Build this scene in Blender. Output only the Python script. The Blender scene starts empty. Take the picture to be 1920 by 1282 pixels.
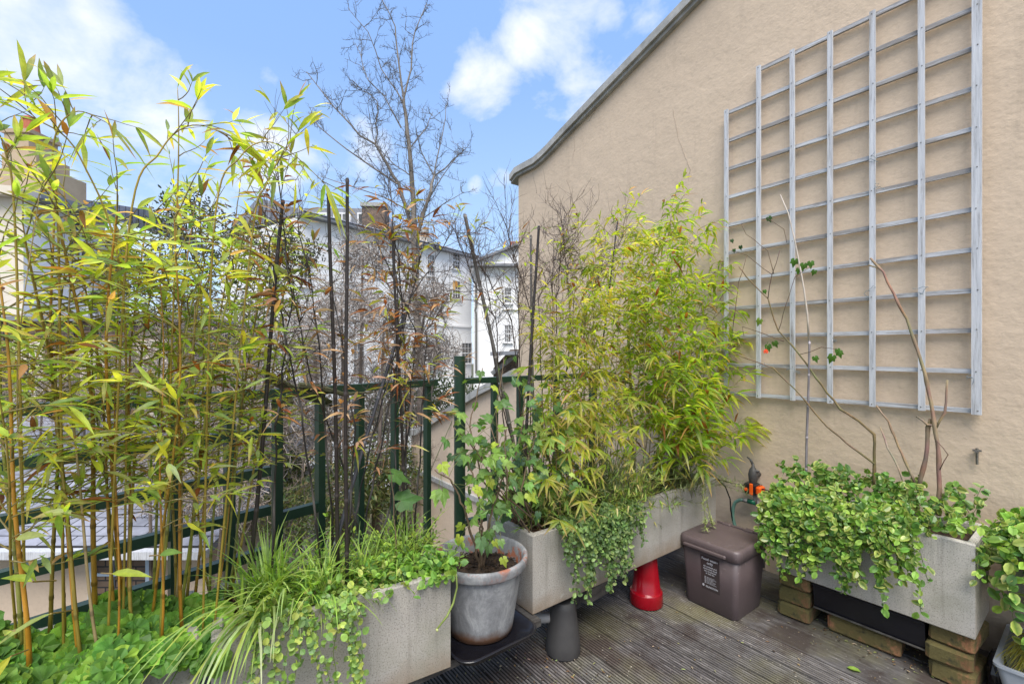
import bpy, math, random
from mathutils import Vector as V, Matrix
random.seed(7)
R = random.uniform; RG = random.gauss
C = bpy.context.scene.collection
H = 1.1; FP = 853.0; HZ = 660.0
FW = V((.6048, .7964, 0)); RT = V((.7964, -.6048, 0)); UP = V((0, 0, 1)); EYE = V((0, 0, H))
def ray(u, v): return FW + RT * ((u - 960) / FP) + UP * ((HZ - v) / FP)
def P(u, v, d): return EYE + ray(u, v) * d
def PX(u, v, x): r = ray(u, v); return EYE + r * (x / r.x)
def PY(u, v, y): r = ray(u, v); return EYE + r * (y / r.y)
def PZ(u, v, z): r = ray(u, v); return EYE + r * ((z - H) / r.z)

# ------------------------------------------------------------------ meshes
class MB:
    def __init__(s): s.v = []; s.f = []; s.c = []; s.m = []; s.mi = 0
    def add(s, vs, fs, cols):
        b = len(s.v); s.v += [tuple(x) for x in vs]
        s.f += [tuple(i + b for i in f) for f in fs]; s.m += [s.mi] * len(fs)
        s.c += cols if isinstance(cols, list) else [cols] * len(vs)
    def box(s, lo, hi, col=(1, 1, 1), rot=0, piv=None, bev=0.0):
        x0, y0, z0 = lo; x1, y1, z1 = hi
        if bev:
            b = bev; vs = []
            for z, k in ((z0, b), (z0 + b, 0), (z1 - b, 0), (z1, b)):
                vs += [(x0 + k + b, y0 + k, z), (x1 - k - b, y0 + k, z), (x1 - k, y0 + k + b, z), (x1 - k, y1 - k - b, z),
                       (x1 - k - b, y1 - k, z), (x0 + k + b, y1 - k, z), (x0 + k, y1 - k - b, z), (x0 + k, y0 + k + b, z)]
            fs = [tuple(range(7, -1, -1)), tuple(range(24, 32))]
            for r in range(3):
                for i in range(8):
                    j = (i + 1) % 8; fs.append((r * 8 + i, r * 8 + j, r * 8 + 8 + j, r * 8 + 8 + i))
        else:
            vs = [(x0, y0, z0), (x1, y0, z0), (x1, y1, z0), (x0, y1, z0), (x0, y0, z1), (x1, y0, z1), (x1, y1, z1), (x0, y1, z1)]
            fs = [(3, 2, 1, 0), (4, 5, 6, 7), (0, 1, 5, 4), (1, 2, 6, 5), (2, 3, 7, 6), (3, 0, 4, 7)]
        if rot:
            c, n = math.cos(rot), math.sin(rot); px, py = piv or ((x0 + x1) / 2, (y0 + y1) / 2)
            vs = [(px + (x - px) * c - (y - py) * n, py + (x - px) * n + (y - py) * c, z) for x, y, z in vs]
        s.add(vs, fs, col)
    def obox(s, a, b, w, h, up=UP, col=(1, 1, 1)):          # bar from a to b, width w (side), height h (up)
        a, b = V(a), V(b); t = (b - a).normalized(); sd = t.cross(V(up)).normalized() * w / 2; u = sd.cross(t).normalized() * h / 2
        vs = [a - sd - u, a + sd - u, a + sd + u, a - sd + u, b - sd - u, b + sd - u, b + sd + u, b - sd + u]
        s.add(vs, [(0, 1, 2, 3), (7, 6, 5, 4), (0, 4, 5, 1), (1, 5, 6, 2), (2, 6, 7, 3), (3, 7, 4, 0)], col)
    def tube(s, pts, r, n=6, col=(1, 1, 1), cols=None, cap=True):
        pts = [V(p) for p in pts]; k = len(pts)
        rs = r if isinstance(r, (list, tuple)) else [r] * k
        t0 = (pts[-1] - pts[0]).normalized(); ref = V((1, 0, 0)) if abs(t0.x) < .7 else V((0, 1, 0))
        vs = []; cc = []
        for i in range(k):
            t = (pts[min(i + 1, k - 1)] - pts[max(i - 1, 0)]); t = t.normalized() if t.length > 1e-9 else t0
            a = ref.cross(t)
            a = a.normalized() if a.length > 1e-4 else V((0, 0, 1)); b = t.cross(a)
            for j in range(n):
                an = 2 * math.pi * j / n; vs.append(pts[i] + (a * math.cos(an) + b * math.sin(an)) * rs[i])
                cc.append(cols[i] if cols else col)
        fs = [(i * n + j, i * n + (j + 1) % n, (i + 1) * n + (j + 1) % n, (i + 1) * n + j) for i in range(k - 1) for j in range(n)]
        if cap: fs += [tuple(range(n - 1, -1, -1)), tuple(range((k - 1) * n, k * n))]
        s.add(vs, fs, cc)
    def lathe(s, prof, c, n=40, col=(1, 1, 1), cols=None, squash=1.0):
        vs = []; cc = []
        for i, (r, z) in enumerate(prof):
            for j in range(n):
                a = 2 * math.pi * j / n; vs.append((c[0] + r * math.cos(a), c[1] + r * math.sin(a) * squash, c[2] + z)); cc.append(cols[i] if cols else col)
        fs = [(i * n + j, i * n + (j + 1) % n, (i + 1) * n + (j + 1) % n, (i + 1) * n + j) for i in range(len(prof) - 1) for j in range(n)]
        s.add(vs, fs, cc)
    def prism(s, poly, off, col=(1, 1, 1)):                 # closed outline (list of V) pushed along off
        n = len(poly); off = V(off); vs = [V(p) for p in poly] + [V(p) + off for p in poly]
        fs = [tuple(range(n)), tuple(range(2 * n - 1, n - 1, -1))] + [(i, i + n, (i + 1) % n + n, (i + 1) % n) for i in range(n)]
        s.add(vs, fs, col)
    def build(s, name, mat, parent=None, smooth=False, fix=True):
        me = bpy.data.meshes.new(name); off = V((0, 0, 0)); p = parent
        while p is not None: off += p.location; p = p.parent
        me.from_pydata([(x - off.x, y - off.y, z - off.z) for x, y, z in s.v], [], s.f)
        for m_ in (mat if isinstance(mat, list) else [mat]): me.materials.append(m_)
        if any(s.m): me.polygons.foreach_set('material_index', s.m)
        at = me.color_attributes.new('Col', 'FLOAT_COLOR', 'POINT')
        at.data.foreach_set('color', [x for c in s.c for x in (c[0], c[1], c[2], 1.0)])
        if smooth: me.polygons.foreach_set('use_smooth', [True] * len(me.polygons))
        me.update()
        if fix:
            import bmesh
            bm = bmesh.new(); bm.from_mesh(me); bmesh.ops.recalc_face_normals(bm, faces=bm.faces); bm.to_mesh(me); bm.free()
        o = bpy.data.objects.new(name, me); C.objects.link(o); o.parent = parent
        return o
def tag(o, label=None, cat=None, group=None, kind=None):
    if label: o['label'] = label
    if cat: o['category'] = cat
    if group: o['group'] = group
    if kind: o['kind'] = kind
    return o
def thing(name, loc, label, cat, group=None):
    o = bpy.data.objects.new(name, None); C.objects.link(o); o.location = V(loc); o.empty_display_size = .1
    return tag(o, label, cat, group)
def copy_tree(o, parent=None):
    c = o.copy(); C.objects.link(c); c.parent = parent
    for ch in o.children: copy_tree(ch, c)
    return c

# ------------------------------------------------------------------ materials
def new(name):
    m = bpy.data.materials.new(name); m.use_nodes = True; nt = m.node_tree; nt.nodes.clear()
    o = nt.nodes.new('ShaderNodeOutputMaterial'); b = nt.nodes.new('ShaderNodeBsdfPrincipled'); nt.links.new(b.outputs[0], o.inputs[0])
    return m, nt, b, o
def N(nt, t, **k):
    n = nt.nodes.new('ShaderNode' + t)
    for a, b in k.items():
        if a in n.inputs.keys() if isinstance(a, str) else False: n.inputs[a].default_value = b
        else: setattr(n, a, b)
    return n
def coord(nt, scale=(1, 1, 1), out='Object'):
    tc = N(nt, 'TexCoord'); mp = N(nt, 'Mapping'); mp.inputs['Scale'].default_value = scale; nt.links.new(tc.outputs[out], mp.inputs[0]); return mp.outputs[0]
def noise(nt, vec, scale, det=4, rough=.6, dist=0):
    n = N(nt, 'TexNoise'); n.inputs['Scale'].default_value = scale; n.inputs['Detail'].default_value = det
    n.inputs['Roughness'].default_value = rough; n.inputs['Distortion'].default_value = dist; nt.links.new(vec, n.inputs['Vector']); return n.outputs[0]
def ramp(nt, fac, stops, mode='LINEAR'):
    r = N(nt, 'ValToRGB'); e = r.color_ramp.elements; r.color_ramp.interpolation = mode
    while len(e) < len(stops): e.new(.5)
    for i, (p, c) in enumerate(stops):
        e[i].position = p; e[i].color = (c[0], c[1], c[2], 1) if not isinstance(c, (int, float)) else (c, c, c, 1)
    nt.links.new(fac, r.inputs[0]); return r.outputs[0]
def mix(nt, fac, a, b, mode='MIX'):
    m = N(nt, 'Mix', data_type='RGBA', blend_type=mode)
    for sock, val in ((m.inputs[0], fac), (m.inputs[6], a), (m.inputs[7], b)):
        if isinstance(val, (int, float)): sock.default_value = val
        elif isinstance(val, tuple): sock.default_value = (*val, 1)
        else: nt.links.new(val, sock)
    return m.outputs[2]
def bump(nt, b, h, strength=.4, dist=.01, prev=None):
    n = N(nt, 'Bump'); n.inputs['Strength'].default_value = strength; n.inputs['Distance'].default_value = dist
    nt.links.new(h, n.inputs['Height'])
    if prev: nt.links.new(prev, n.inputs['Normal'])
    nt.links.new(n.outputs[0], b.inputs['Normal']); return n.outputs[0]
def simple(name, c1, c2=None, scale=8, rough=.7, bs=.15, bd=.003, metal=0, stops=(.35, .65), vcol=False, sc=(1, 1, 1), fine=90):
    m, nt, b, o = new(name); vec = coord(nt, sc)
    col = ramp(nt, noise(nt, vec, scale, 6, .65), [(stops[0], c1), (stops[1], c2 or tuple(x * .8 for x in c1))])
    if vcol:
        a = N(nt, 'VertexColor', layer_name='Col'); col = mix(nt, 1.0, col, a.outputs[0], 'MULTIPLY')
    nt.links.new(col, b.inputs['Base Color']); b.inputs['Roughness'].default_value = rough; b.inputs['Metallic'].default_value = metal
    if bs: bump(nt, b, noise(nt, vec, fine, 5, .7), bs, bd)
    return m
def leafmat(name, trans=.4, rough=.45, tint=(1.0, 1.0, .6)):
    m, nt, b, o = new(name); a = N(nt, 'VertexColor', layer_name='Col')
    vec = coord(nt); n = ramp(nt, noise(nt, vec, 40, 3), [(.3, .72), (.7, 1.15)])
    col = mix(nt, 1.0, a.outputs[0], n, 'MULTIPLY'); nt.links.new(col, b.inputs['Base Color'])
    b.inputs['Roughness'].default_value = rough; b.inputs['Specular IOR Level'].default_value = .35
    t = N(nt, 'BsdfTranslucent'); nt.links.new(mix(nt, 1.0, mix(nt, 1.0, col, tint, 'MULTIPLY'), (2.0, 1.9, 1.3), 'MULTIPLY'), t.inputs[0])
    ms = N(nt, 'MixShader'); ms.inputs[0].default_value = trans
    nt.links.new(b.outputs[0], ms.inputs[1]); nt.links.new(t.outputs[0], ms.inputs[2]); nt.links.new(ms.outputs[0], o.inputs[0])
    return m
def vmat(name, rough=.6, bs=.2, scale=60):
    m, nt, b, o = new(name); a = N(nt, 'VertexColor', layer_name='Col'); vec = coord(nt, (1, 1, .25))
    n = ramp(nt, noise(nt, vec, scale, 4), [(.3, .65), (.7, 1.2)])
    nt.links.new(mix(nt, 1.0, a.outputs[0], n, 'MULTIPLY'), b.inputs['Base Color']); b.inputs['Roughness'].default_value = rough
    bump(nt, b, noise(nt, vec, scale * 2, 3), bs, .002); return m

# painted render wall: warm beige, trowelled texture, drips under the coping
def m_render(name, base, dark, bd=.006):
    m, nt, b, o = new(name); vec = coord(nt)
    big = ramp(nt, noise(nt, vec, 1.3, 5, .6), [(.3, tuple(x * .87 for x in base)), (.55, tuple(x * .96 for x in base)), (.72, base)])
    st = coord(nt, (1, 9, .8)); drip = ramp(nt, noise(nt, st, 1.6, 5, .7), [(.56, 0.0), (.78, 1.0)])
    big = mix(nt, N_mul(nt, drip, .42), big, dark); pt = ramp(nt, noise(nt, vec, .55, 3, .5), [(.52, 0.0), (.60, .25)]); big = mix(nt, pt, big, tuple(x * 1.08 for x in base)); fl = ramp(nt, noise(nt, vec, 11, 6, .8), [(.66, 0.0), (.78, .45)]); big = mix(nt, fl, big, dark)
    spk = ramp(nt, noise(nt, vec, 38, 3, .6), [(.25, .9), (.5, 1.0)])
    nt.links.new(mix(nt, 1.0, big, spk, 'MULTIPLY'), b.inputs['Base Color']); b.inputs['Roughness'].default_value = .85
    v2 = coord(nt, (1, 1, 1.25)); n1 = noise(nt, v2, 42, 5, .6, .2); n2 = noise(nt, v2, 9, 3, .5)
    p = bump(nt, b, n2, .3, .015); bump(nt, b, n1, .6, bd * .55, p); return m
def N_mul(nt, a, k):
    m = N(nt, 'Math', operation='MULTIPLY'); nt.links.new(a, m.inputs[0]); m.inputs[1].default_value = k; return m.outputs[0]
M = {}
M['render'] = m_render('beige_render', (.62, .492, .368), (.38, .30, .225))
M['render2'] = m_render('cream_render', (.60, .48, .37), (.5, .42, .34), .003)
def m_concrete(nm='cast_stone', g=1.0, st=.75):
    m, nt, b, o = new(nm); vec = coord(nt)
    c = ramp(nt, noise(nt, vec, 5, 6, .6), [(.3, (.33 * g, .308 * g, .278 * g)), (.7, (.41 * g, .386 * g, .352 * g))])
    sp = ramp(nt, noise(nt, vec, 260, 2, .5), [(.32, .55), (.47, 1.0), (.62, 1.0), (.72, 1.25)])
    c = mix(nt, 1.0, c, sp, 'MULTIPLY')
    tc = N(nt, 'TexCoord'); sx = N(nt, 'SeparateXYZ'); nt.links.new(tc.outputs['Object'], sx.inputs[0])
    ad = N(nt, 'Math', operation='MULTIPLY_ADD'); nt.links.new(noise(nt, vec, 9, 4), ad.inputs[0]); ad.inputs[1].default_value = .12; nt.links.new(sx.outputs[2], ad.inputs[2])
    f = ramp(nt, ad.outputs[0], [(.055, 1.0), (.125, 0.0)])
    c = mix(nt, N_mul(nt, f, st), c, (.20, .135, .08))
    mo = ramp(nt, noise(nt, vec, 3.1, 6, .7), [(.50, 0.0), (.70, .5)]); c = mix(nt, mo, c, (.22, .22, .16)); sk_ = ramp(nt, noise(nt, coord(nt, (1, 1, .08)), 26, 5, .7), [(.54, 0.0), (.70, .40)]); c = mix(nt, sk_, c, (.15, .135, .11)); li = ramp(nt, noise(nt, vec, 12, 6, .75), [(.62, 0.0), (.72, .5)]); c = mix(nt, li, c, (.50, .48, .44))
    nt.links.new(c, b.inputs['Base Color']); b.inputs['Roughness'].default_value = .9
    bump(nt, b, noise(nt, vec, 150, 4, .7), .3, .002); return m
M['stone'] = m_concrete(); M['stone2'] = m_concrete('pale_cast_stone', 1.4, .12)
def m_deck():
    m, nt, b, o = new('weathered_deck'); a = N(nt, 'VertexColor', layer_name='Col')
    v1 = coord(nt, (9, 1, 1)); v0 = coord(nt)
    c = ramp(nt, noise(nt, v1, 9, 7, .7), [(.32, (.034, .031, .031)), (.54, (.108, .100, .098)), (.74, (.28, .265, .262))])
    g = ramp(nt, noise(nt, v0, 2.6, 4, .6), [(.46, 0.0), (.64, .65)]); c = mix(nt, g, c, (.135, .125, .058))
    w = ramp(nt, noise(nt, v0, 4.4, 5, .65), [(.48, 0.0), (.62, .85)]); c = mix(nt, w, c, (.055, .042, .038))
    l = ramp(nt, noise(nt, v0, 90, 2, .5), [(.68, 0.0), (.75, .8)]); c = mix(nt, l, c, (.42, .39, .34))
    c = mix(nt, 1.0, c, a.outputs[0], 'MULTIPLY'); nt.links.new(c, b.inputs['Base Color'])
    rr = ramp(nt, w, [(0, .8), (1, .45)]); nt.links.new(rr, b.inputs['Roughness'])
    bump(nt, b, noise(nt, v1, 60, 5, .7), .5, .003); return m
M['deck'] = m_deck()
def m_white_wood(nm, sc, lo):
    m, nt, b, o = new(nm); v1 = coord(nt, sc); v0 = coord(nt)
    gr = noise(nt, v1, 16, 5, .7)
    c = ramp(nt, gr, [(.30, (.28, .285, .30)), (.46, (.49, .505, .54)), (.7, (.62, .635, .67))])
    w = ramp(nt, noise(nt, v1, 7, 6, .75), [(lo, 0.0), (lo + .12, .75)]); c = mix(nt, w, c, (.19, .165, .145))
    nt.links.new(c, b.inputs['Base Color']); b.inputs['Roughness'].default_value = .8; bump(nt, b, gr, .6, .003); return m
M['wwood'] = m_white_wood('whitewashed_wood', (6, 6, .35), .56); M['wwood2'] = m_white_wood('worn_whitewashed_wood', (6, .35, 6), .45)
M['coping'] = simple('lead_grey_stone', (.42, .42, .41), (.25, .25, .24), 9, .85, .4, .004)
M['rail'] = simple('green_painted_metal', (.010, .034, .019), (.018, .046, .028), 14, .4, .25, .001)
M['rope'] = simple('mossy_timber', (.10, .10, .04), (.04, .045, .025), 30, .9, .8, .004)
M['soil'] = simple('potting_soil', (.020, .013, .009), (.075, .045, .025), 45, 1, 1, .012, fine=120)
M['mulch'] = simple('dry_leaf_mulch', (.14, .07, .035), (.045, .026, .016), 35, 1, 1, .012, fine=120)
M['leaf'] = leafmat('bamboo_leaf', .58, .4)
M['leaf2'] = leafmat('soft_leaf', .3, .45, (.95, 1, .6))
M['gloss'] = leafmat('glossy_leaf', .22, .28, (.95, 1, .5))
M['dry'] = leafmat('dry_leaf', .25, .7, (1, .85, .6))
M['culm'] = vmat('bamboo_culm', .38, .15)
M['bark'] = vmat('bark', .85, .6, 40)
def m_bin():
    m, nt, b, o = new('brown_plastic'); vec = coord(nt)
    c = ramp(nt, noise(nt, vec, 6, 5, .6), [(.3, (.088, .066, .068)), (.7, (.118, .088, .090))])
    s = ramp(nt, noise(nt, coord(nt, (1, 1, .12)), 45, 5, .75), [(.58, 0.0), (.70, .5)]); s2 = ramp(nt, noise(nt, vec, 7, 3, .5), [(.5, 0.0), (.62, 1.0)])
    f = N(nt, 'Math', operation='MULTIPLY'); nt.links.new(s, f.inputs[0]); nt.links.new(s2, f.inputs[1]); c = mix(nt, f.outputs[0], c, (.22, .19, .19))
    d = ramp(nt, noise(nt, vec, 60, 3, .6), [(.66, 0.0), (.74, .4)]); c = mix(nt, d, c, (.26, .23, .21))
    nt.links.new(c, b.inputs['Base Color']); b.inputs['Roughness'].default_value = .45; bump(nt, b, noise(nt, vec, 200, 3), .25, .0008); return m
M['brown'] = m_bin()
M['label'] = simple('dark_sticker', (.055, .042, .042), (.05, .04, .04), 5, .35, 0)
M['print'] = simple('pale_print', (.55, .55, .58), (.42, .42, .45), 60, .5, 0)
M['red'] = simple('red_enamel', (.30, .004, .012), (.22, .003, .008), 9, .22, .1, .001)
M['greypot'] = simple('charcoal_pot', (.060, .058, .058), (.045, .043, .044), 12, .55, .3, .001, fine=200)
M['black'] = simple('black_plastic', (.008, .008, .012), (.014, .014, .018), 10, .25, .1, .001)
M['blackm'] = simple('dark_wet_timber', (.035, .030, .028), (.10, .095, .088), 9, .55, .8, .004, sc=(1, 5, 5))
M['orange'] = simple('orange_plastic', (.85, .13, .01), (.75, .10, .01), 10, .35, 0)
M['green'] = simple('green_plastic', (.01, .17, .09), (.012, .13, .075), 10, .35, 0)
M['hose'] = simple('pale_green_hose', (.13, .26, .21), (.10, .2, .17), 10, .4, 0)
M['metal'] = simple('dull_metal', (.25, .24, .22), (.12, .11, .10), 30, .45, .3, .001, metal=.7)
M['pvc'] = simple('grey_pvc', (.33, .32, .315), (.24, .235, .23), 8, .4, .1, .001)
M['tray'] = simple('pale_grey_plastic', (.42, .45, .49), (.33, .36, .40), 6, .5, .2, .001)
M['blue'] = simple('blue_cloth', (.02, .09, .18), (.015, .06, .13), 20, .7, .3)
M['straw'] = leafmat('straw', .2, .6, (1, 1, .5))
def m_brick():
    m, nt, b, o = new('mossy_brick'); vec = coord(nt); a = N(nt, 'VertexColor', layer_name='Col')
    c = ramp(nt, noise(nt, vec, 16, 6, .7), [(.3, (.30, .10, .055)), (.55, (.36, .16, .085)), (.75, (.30, .22, .15))])
    c = mix(nt, 1.0, c, a.outputs[0], 'MULTIPLY')
    g = ramp(nt, noise(nt, vec, 9, 5, .65), [(.38, 0.0), (.50, .92)]); c = mix(nt, g, c, (.115, .105, .035))
    d = ramp(nt, noise(nt, vec, 30, 4, .6), [(.60, 0.0), (.72, .8)]); c = mix(nt, d, c, (.03, .028, .018))
    nt.links.new(c, b.inputs['Base Color']); b.inputs['Roughness'].default_value = .95; bump(nt, b, noise(nt, vec, 55, 6, .75), .9, .006); return m
M['brick'] = m_brick()
def m_oldpot():
    m, nt, b, o = new('lead_painted_pot'); vec = coord(nt); a = N(nt, 'VertexColor', layer_name='Col')
    c = ramp(nt, noise(nt, coord(nt, (1, 1, .6)), 14, 7, .75, .4), [(.30, (.12, .125, .13)), (.5, (.235, .24, .25)), (.70, (.42, .43, .43))])
    tc = N(nt, 'TexCoord'); sx = N(nt, 'SeparateXYZ'); nt.links.new(tc.outputs['Object'], sx.inputs[0])
    ad = N(nt, 'Math', operation='MULTIPLY_ADD'); nt.links.new(noise(nt, vec, 14, 5), ad.inputs[0]); ad.inputs[1].default_value = .07; nt.links.new(sx.outputs[2], ad.inputs[2])
    f = ramp(nt, ad.outputs[0], [(.045, 1.0), (.075, 0.0)]); c = mix(nt, f, c, (.10, .045, .02))
    t = ramp(nt, noise(nt, vec, 20, 6, .7), [(.50, 0.0), (.60, 1.0)]); t2 = N(nt, 'Math', operation='MULTIPLY'); nt.links.new(t, t2.inputs[0])
    sc_ = N(nt, 'SeparateColor'); nt.links.new(a.outputs[0], sc_.inputs[0]); nt.links.new(sc_.outputs[0], t2.inputs[1])
    c = mix(nt, t2.outputs[0], c, (.33, .115, .06))
    nt.links.new(c, b.inputs['Base Color']); b.inputs['Roughness'].default_value = .75; bump(nt, b, noise(nt, vec, 60, 5, .7), .5, .003); return m
M['oldpot'] = m_oldpot()
M['white'] = simple('white_stucco', (.82, .82, .82), (.76, .76, .77), .6, .9, .2, .01, fine=12)
M['cream'] = simple('cream_stucco', (.70, .63, .52), (.62, .56, .48), .6, .9, .2, .01, fine=12)
M['shadew'] = simple('shaded_cream_stucco', (.72, .72, .74), (.66, .66, .69), .6, .9, .2, .01, fine=12)  # cream house side wall: its bluish shade is put into the base colour
M['glass'] = simple('window_glass', (.05, .055, .06), (.16, .16, .16), 1.5, .12, 0)
M['frame'] = simple('white_joinery', (.75, .75, .75), (.68, .68, .7), 8, .6, 0)
M['bframe'] = simple('pale_blue_joinery', (.45, .55, .68), (.40, .50, .62), 8, .6, 0)
M['leadroof'] = simple('lead_roof', (.24, .25, .28), (.17, .18, .20), 1.2, .7, .3, .02, fine=10)
M['terra'] = simple('terracotta', (.45, .14, .07), (.35, .10, .05), 6, .8, .3, .01)
M['shedbrick'] = None
def m_slate(name, c1, c2, sx, sy, axis='y'):
    m, nt, b, o = new(name); tc = N(nt, 'TexCoord'); mp = N(nt, 'Mapping')
    nt.links.new(tc.outputs['Object'], mp.inputs[0])
    if axis == 'v': mp.inputs['Rotation'].default_value = (math.radians(90), 0, 0)
    br = N(nt, 'TexBrick'); nt.links.new(mp.outputs[0], br.inputs[0])
    for k, v_ in (('Color1', (*c1, 1)), ('Color2', (*c2, 1)), ('Mortar', (.03, .03, .035, 1)), ('Scale', 1), ('Mortar Size', .008), ('Brick Width', sx), ('Row Height', sy)): br.inputs[k].default_value = v_
    st = ramp(nt, noise(nt, mp.outputs[0], 2.2, 6, .7), [(.4, 1.0), (.7, .5)])
    nt.links.new(mix(nt, 1.0, br.outputs[0], st, 'MULTIPLY'), b.inputs['Base Color']); b.inputs['Roughness'].default_value = .75
    bump(nt, b, br.outputs[1], -.6, .02); return m
M['slate'] = m_slate('grey_slates', (.33, .34, .40), (.25, .26, .30), .28, .17)
M['oldbrick'] = m_slate('stock_brick', (.24, .16, .11), (.17, .12, .09), .22, .075, 'v')
M['ground'] = simple('garden_ground', (.05, .06, .02), (.10, .085, .045), .8, 1, .8, .05, fine=6)

# ------------------------------------------------------------------ leaves
def rv(s=1): return V((RG(0, s), RG(0, s), RG(0, s)))
def lerp(a, b, t): return tuple(x + (y - x) * t for x, y in zip(a, b))
def jit(c, s=.15):
    k = 1 + R(-s, s); return tuple(max(0, x * k * (1 + R(-s, s) * .4)) for x in c)
ST = (0, .12, .35, .65, 1); WD = (.06, .62, 1, .72, 0)
def lance(mb, p, d, up, L, W, col, tip=None, droop=.3, fold=.25):
    d = d.normalized(); sd = d.cross(up)
    sd = sd.normalized() if sd.length > 1e-4 else V((1, 0, 0)); n = sd.cross(d)
    vs = []; cc = []; tip = tip or col; tw = R(-.5, .5)
    for s, w in zip(ST, WD):
        c = p + d * (L * s) + V((0, 0, -droop * L * s * s)); sw = (sd * math.cos(tw * s) + n * math.sin(tw * s)) * (W / 2 * w)
        k = lerp(col, tip, max(0, min(1, (s - .55) / .3)))
        if w == 0: vs.append(c); cc.append(k)
        else: vs += [c - sw + n * (W * fold * w * .5), c, c + sw + n * (W * fold * w * .5)]; k2 = tuple(x * 1.12 for x in k); cc += [k, k2, k]
    fs = []
    for i in range(3): a = i * 3; fs += [(a, a + 1, a + 4, a + 3), (a + 1, a + 2, a + 5, a + 4)]
    fs += [(9, 10, 12), (10, 11, 12)]
    mb.add(vs, fs, cc)
def oval(mb, p, d, n, L, W, col, edge=None, cup=.12):
    d = d.normalized(); sd = d.cross(n); sd = sd.normalized() if sd.length > 1e-4 else V((1, 0, 0)); n = sd.cross(d); edge = edge or col
    vs = [p]; cc = [col]
    for s, w in ((.2, .75), (.5, 1), (.8, .68)):
        c = p + d * L * s; vs += [c - sd * W / 2 * w + n * cup * W * w, c, c + sd * W / 2 * w + n * cup * W * w]; cc += [edge, col, edge]
    vs.append(p + d * L - n * .08 * L); cc.append(edge)
    mb.add(vs, [(0, 2, 1), (0, 3, 2), (1, 2, 5, 4), (2, 3, 6, 5), (4, 5, 8, 7), (5, 6, 9, 8), (7, 8, 10), (8, 9, 10)], cc)
def lobed(mb, p, d, n, r, col, lobes=5, deep=.25, gap=.5, pts=None):
    d = d.normalized(); sd = d.cross(n); sd = sd.normalized() if sd.length > 1e-4 else V((1, 0, 0)); n = sd.cross(d)
    vs = [p + n * -.12 * r]; cc = [tuple(x * .8 for x in col)]; k = lobes * 4
    for i in range(k + 1):
        a = -math.pi + gap / 2 + (2 * math.pi - gap) * i / k
        q = 1 - deep * (.5 + .5 * math.cos(2 * math.pi * lobes * i / k)) + R(-.04, .04)
        h = .16 * math.cos(lobes * 2 * math.pi * i / k) + .10 * q + R(-.03, .03)
        rr = r * q * (1 + .18 * math.cos(a)); vs.append(p + (d * math.cos(a) + sd * math.sin(a)) * rr + n * h * r * .7); cc.append(jit(col, .1))
    mb.add(vs, [(0, i, i + 1) for i in range(1, k + 1)], cc)
def maple(mb, p, d, n, r, col):
    d = d.normalized(); sd = d.cross(n); sd = sd.normalized() if sd.length > 1e-4 else V((1, 0, 0)); n = sd.cross(d)
    ang = [(-160, .40), (-130, .52), (-100, .66), (-72, .60), (-50, .88), (-28, .72), (-12, .95), (0, 1.35), (12, .95), (28, .72), (50, .88), (72, .60), (100, .66), (130, .52), (160, .40)]
    vs = [p]; cc = [tuple(x * 1.2 for x in col)]
    for a, q in ang:
        a = math.radians(a); vs.append(p + (d * math.cos(a) + sd * math.sin(a)) * r * q - n * r * .28 * q * q); cc.append(jit(col, .08))
    mb.add(vs, [(0, i, i + 1) for i in range(1, len(ang))], cc)
def blade(mb, p, d, L, W, col, tip=None, droop=.8, k=7, out=None):
    d = d.normalized(); q = V(p); vs = []; cc = []; step = L / k; sd = d.cross(UP)
    sd = sd.normalized() if sd.length > 1e-3 else V((1, 0, 0)); tip = tip or col
    for i in range(k + 1):
        s = i / k; w = W * (1 - s ** 2.2) * .5 + .0003; c = lerp(col, tip, s); vs += [q - sd * w, q + sd * w]; cc += [c, tuple(x * .85 for x in c)]
        q = q + d * step; d = (d + V((0, 0, -droop * 1.6 / k)) + V((RG(0, .03), RG(0, .03), 0))).normalized()
    mb.add(vs, [(2 * i, 2 * i + 1, 2 * i + 3, 2 * i + 2) for i in range(k)], cc)
def twig(mb, p, d, L, r, n=3, col=(.1, .07, .05), bend=.25, sides=4, grav=0):
    pts = [V(p)]; d = d.normalized()
    for i in range(n): d = (d + rv(bend) + V((0, 0, grav))).normalized(); pts.append(pts[-1] + d * L / n)
    mb.tube(pts, [r * (1 - .6 * i / n) for i in range(n + 1)], sides, col, cap=False); return pts, d

# ================================================================== SETTING
XW = 2.41
def struct(mb, name, mat, smooth=False): return tag(mb.build(name, mat, None, smooth), kind='structure')
# grooved hardwood deck, boards running along the house wall
mb = MB(); x = -1.1; bi = 0
while x < 1.825:
    w = .1185; dz = R(-.0012, .0012); k = R(.8, 1.12); col = (k, k * R(.97, 1.02), k * R(.94, 1.0)); n = 10; pitch = w / n
    prof = [(x, -.022 + dz)]
    for i in range(n):
        a = x + i * pitch; prof += [(a + .0006, dz - .0005), (a + pitch * .52, dz), (a + pitch * .62, dz - .0042), (a + pitch * .93, dz - .0042)]
    prof += [(x + w, dz), (x + w, -.022 + dz)]
    vs = []; cc = []
    for px, pz in prof:
        for y in (-.9, 2.12): vs.append((px, y, pz)); q = .15 if pz < dz - .003 else 1.3; cc.append(tuple(c * q for c in col))  # groove shade painted dark into the vertex colour, ridge tops painted lighter
    mb.add(vs, [(2 * i, 2 * i + 1, 2 * i + 3, 2 * i + 2) for i in range(len(prof) - 1)], cc)
    x += w + .005; bi += 1
for x0, x1 in ((x, x + .135), (x + .14, x + .275), (x + .28, 2.43)):
    k = R(.85, 1.1); mb.box((x0, -.9, -.022), (x1, 2.12, R(-.001, .001)), (k, k, k), bev=.003)
struct(mb, 'deck_floor', M['deck'])
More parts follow.
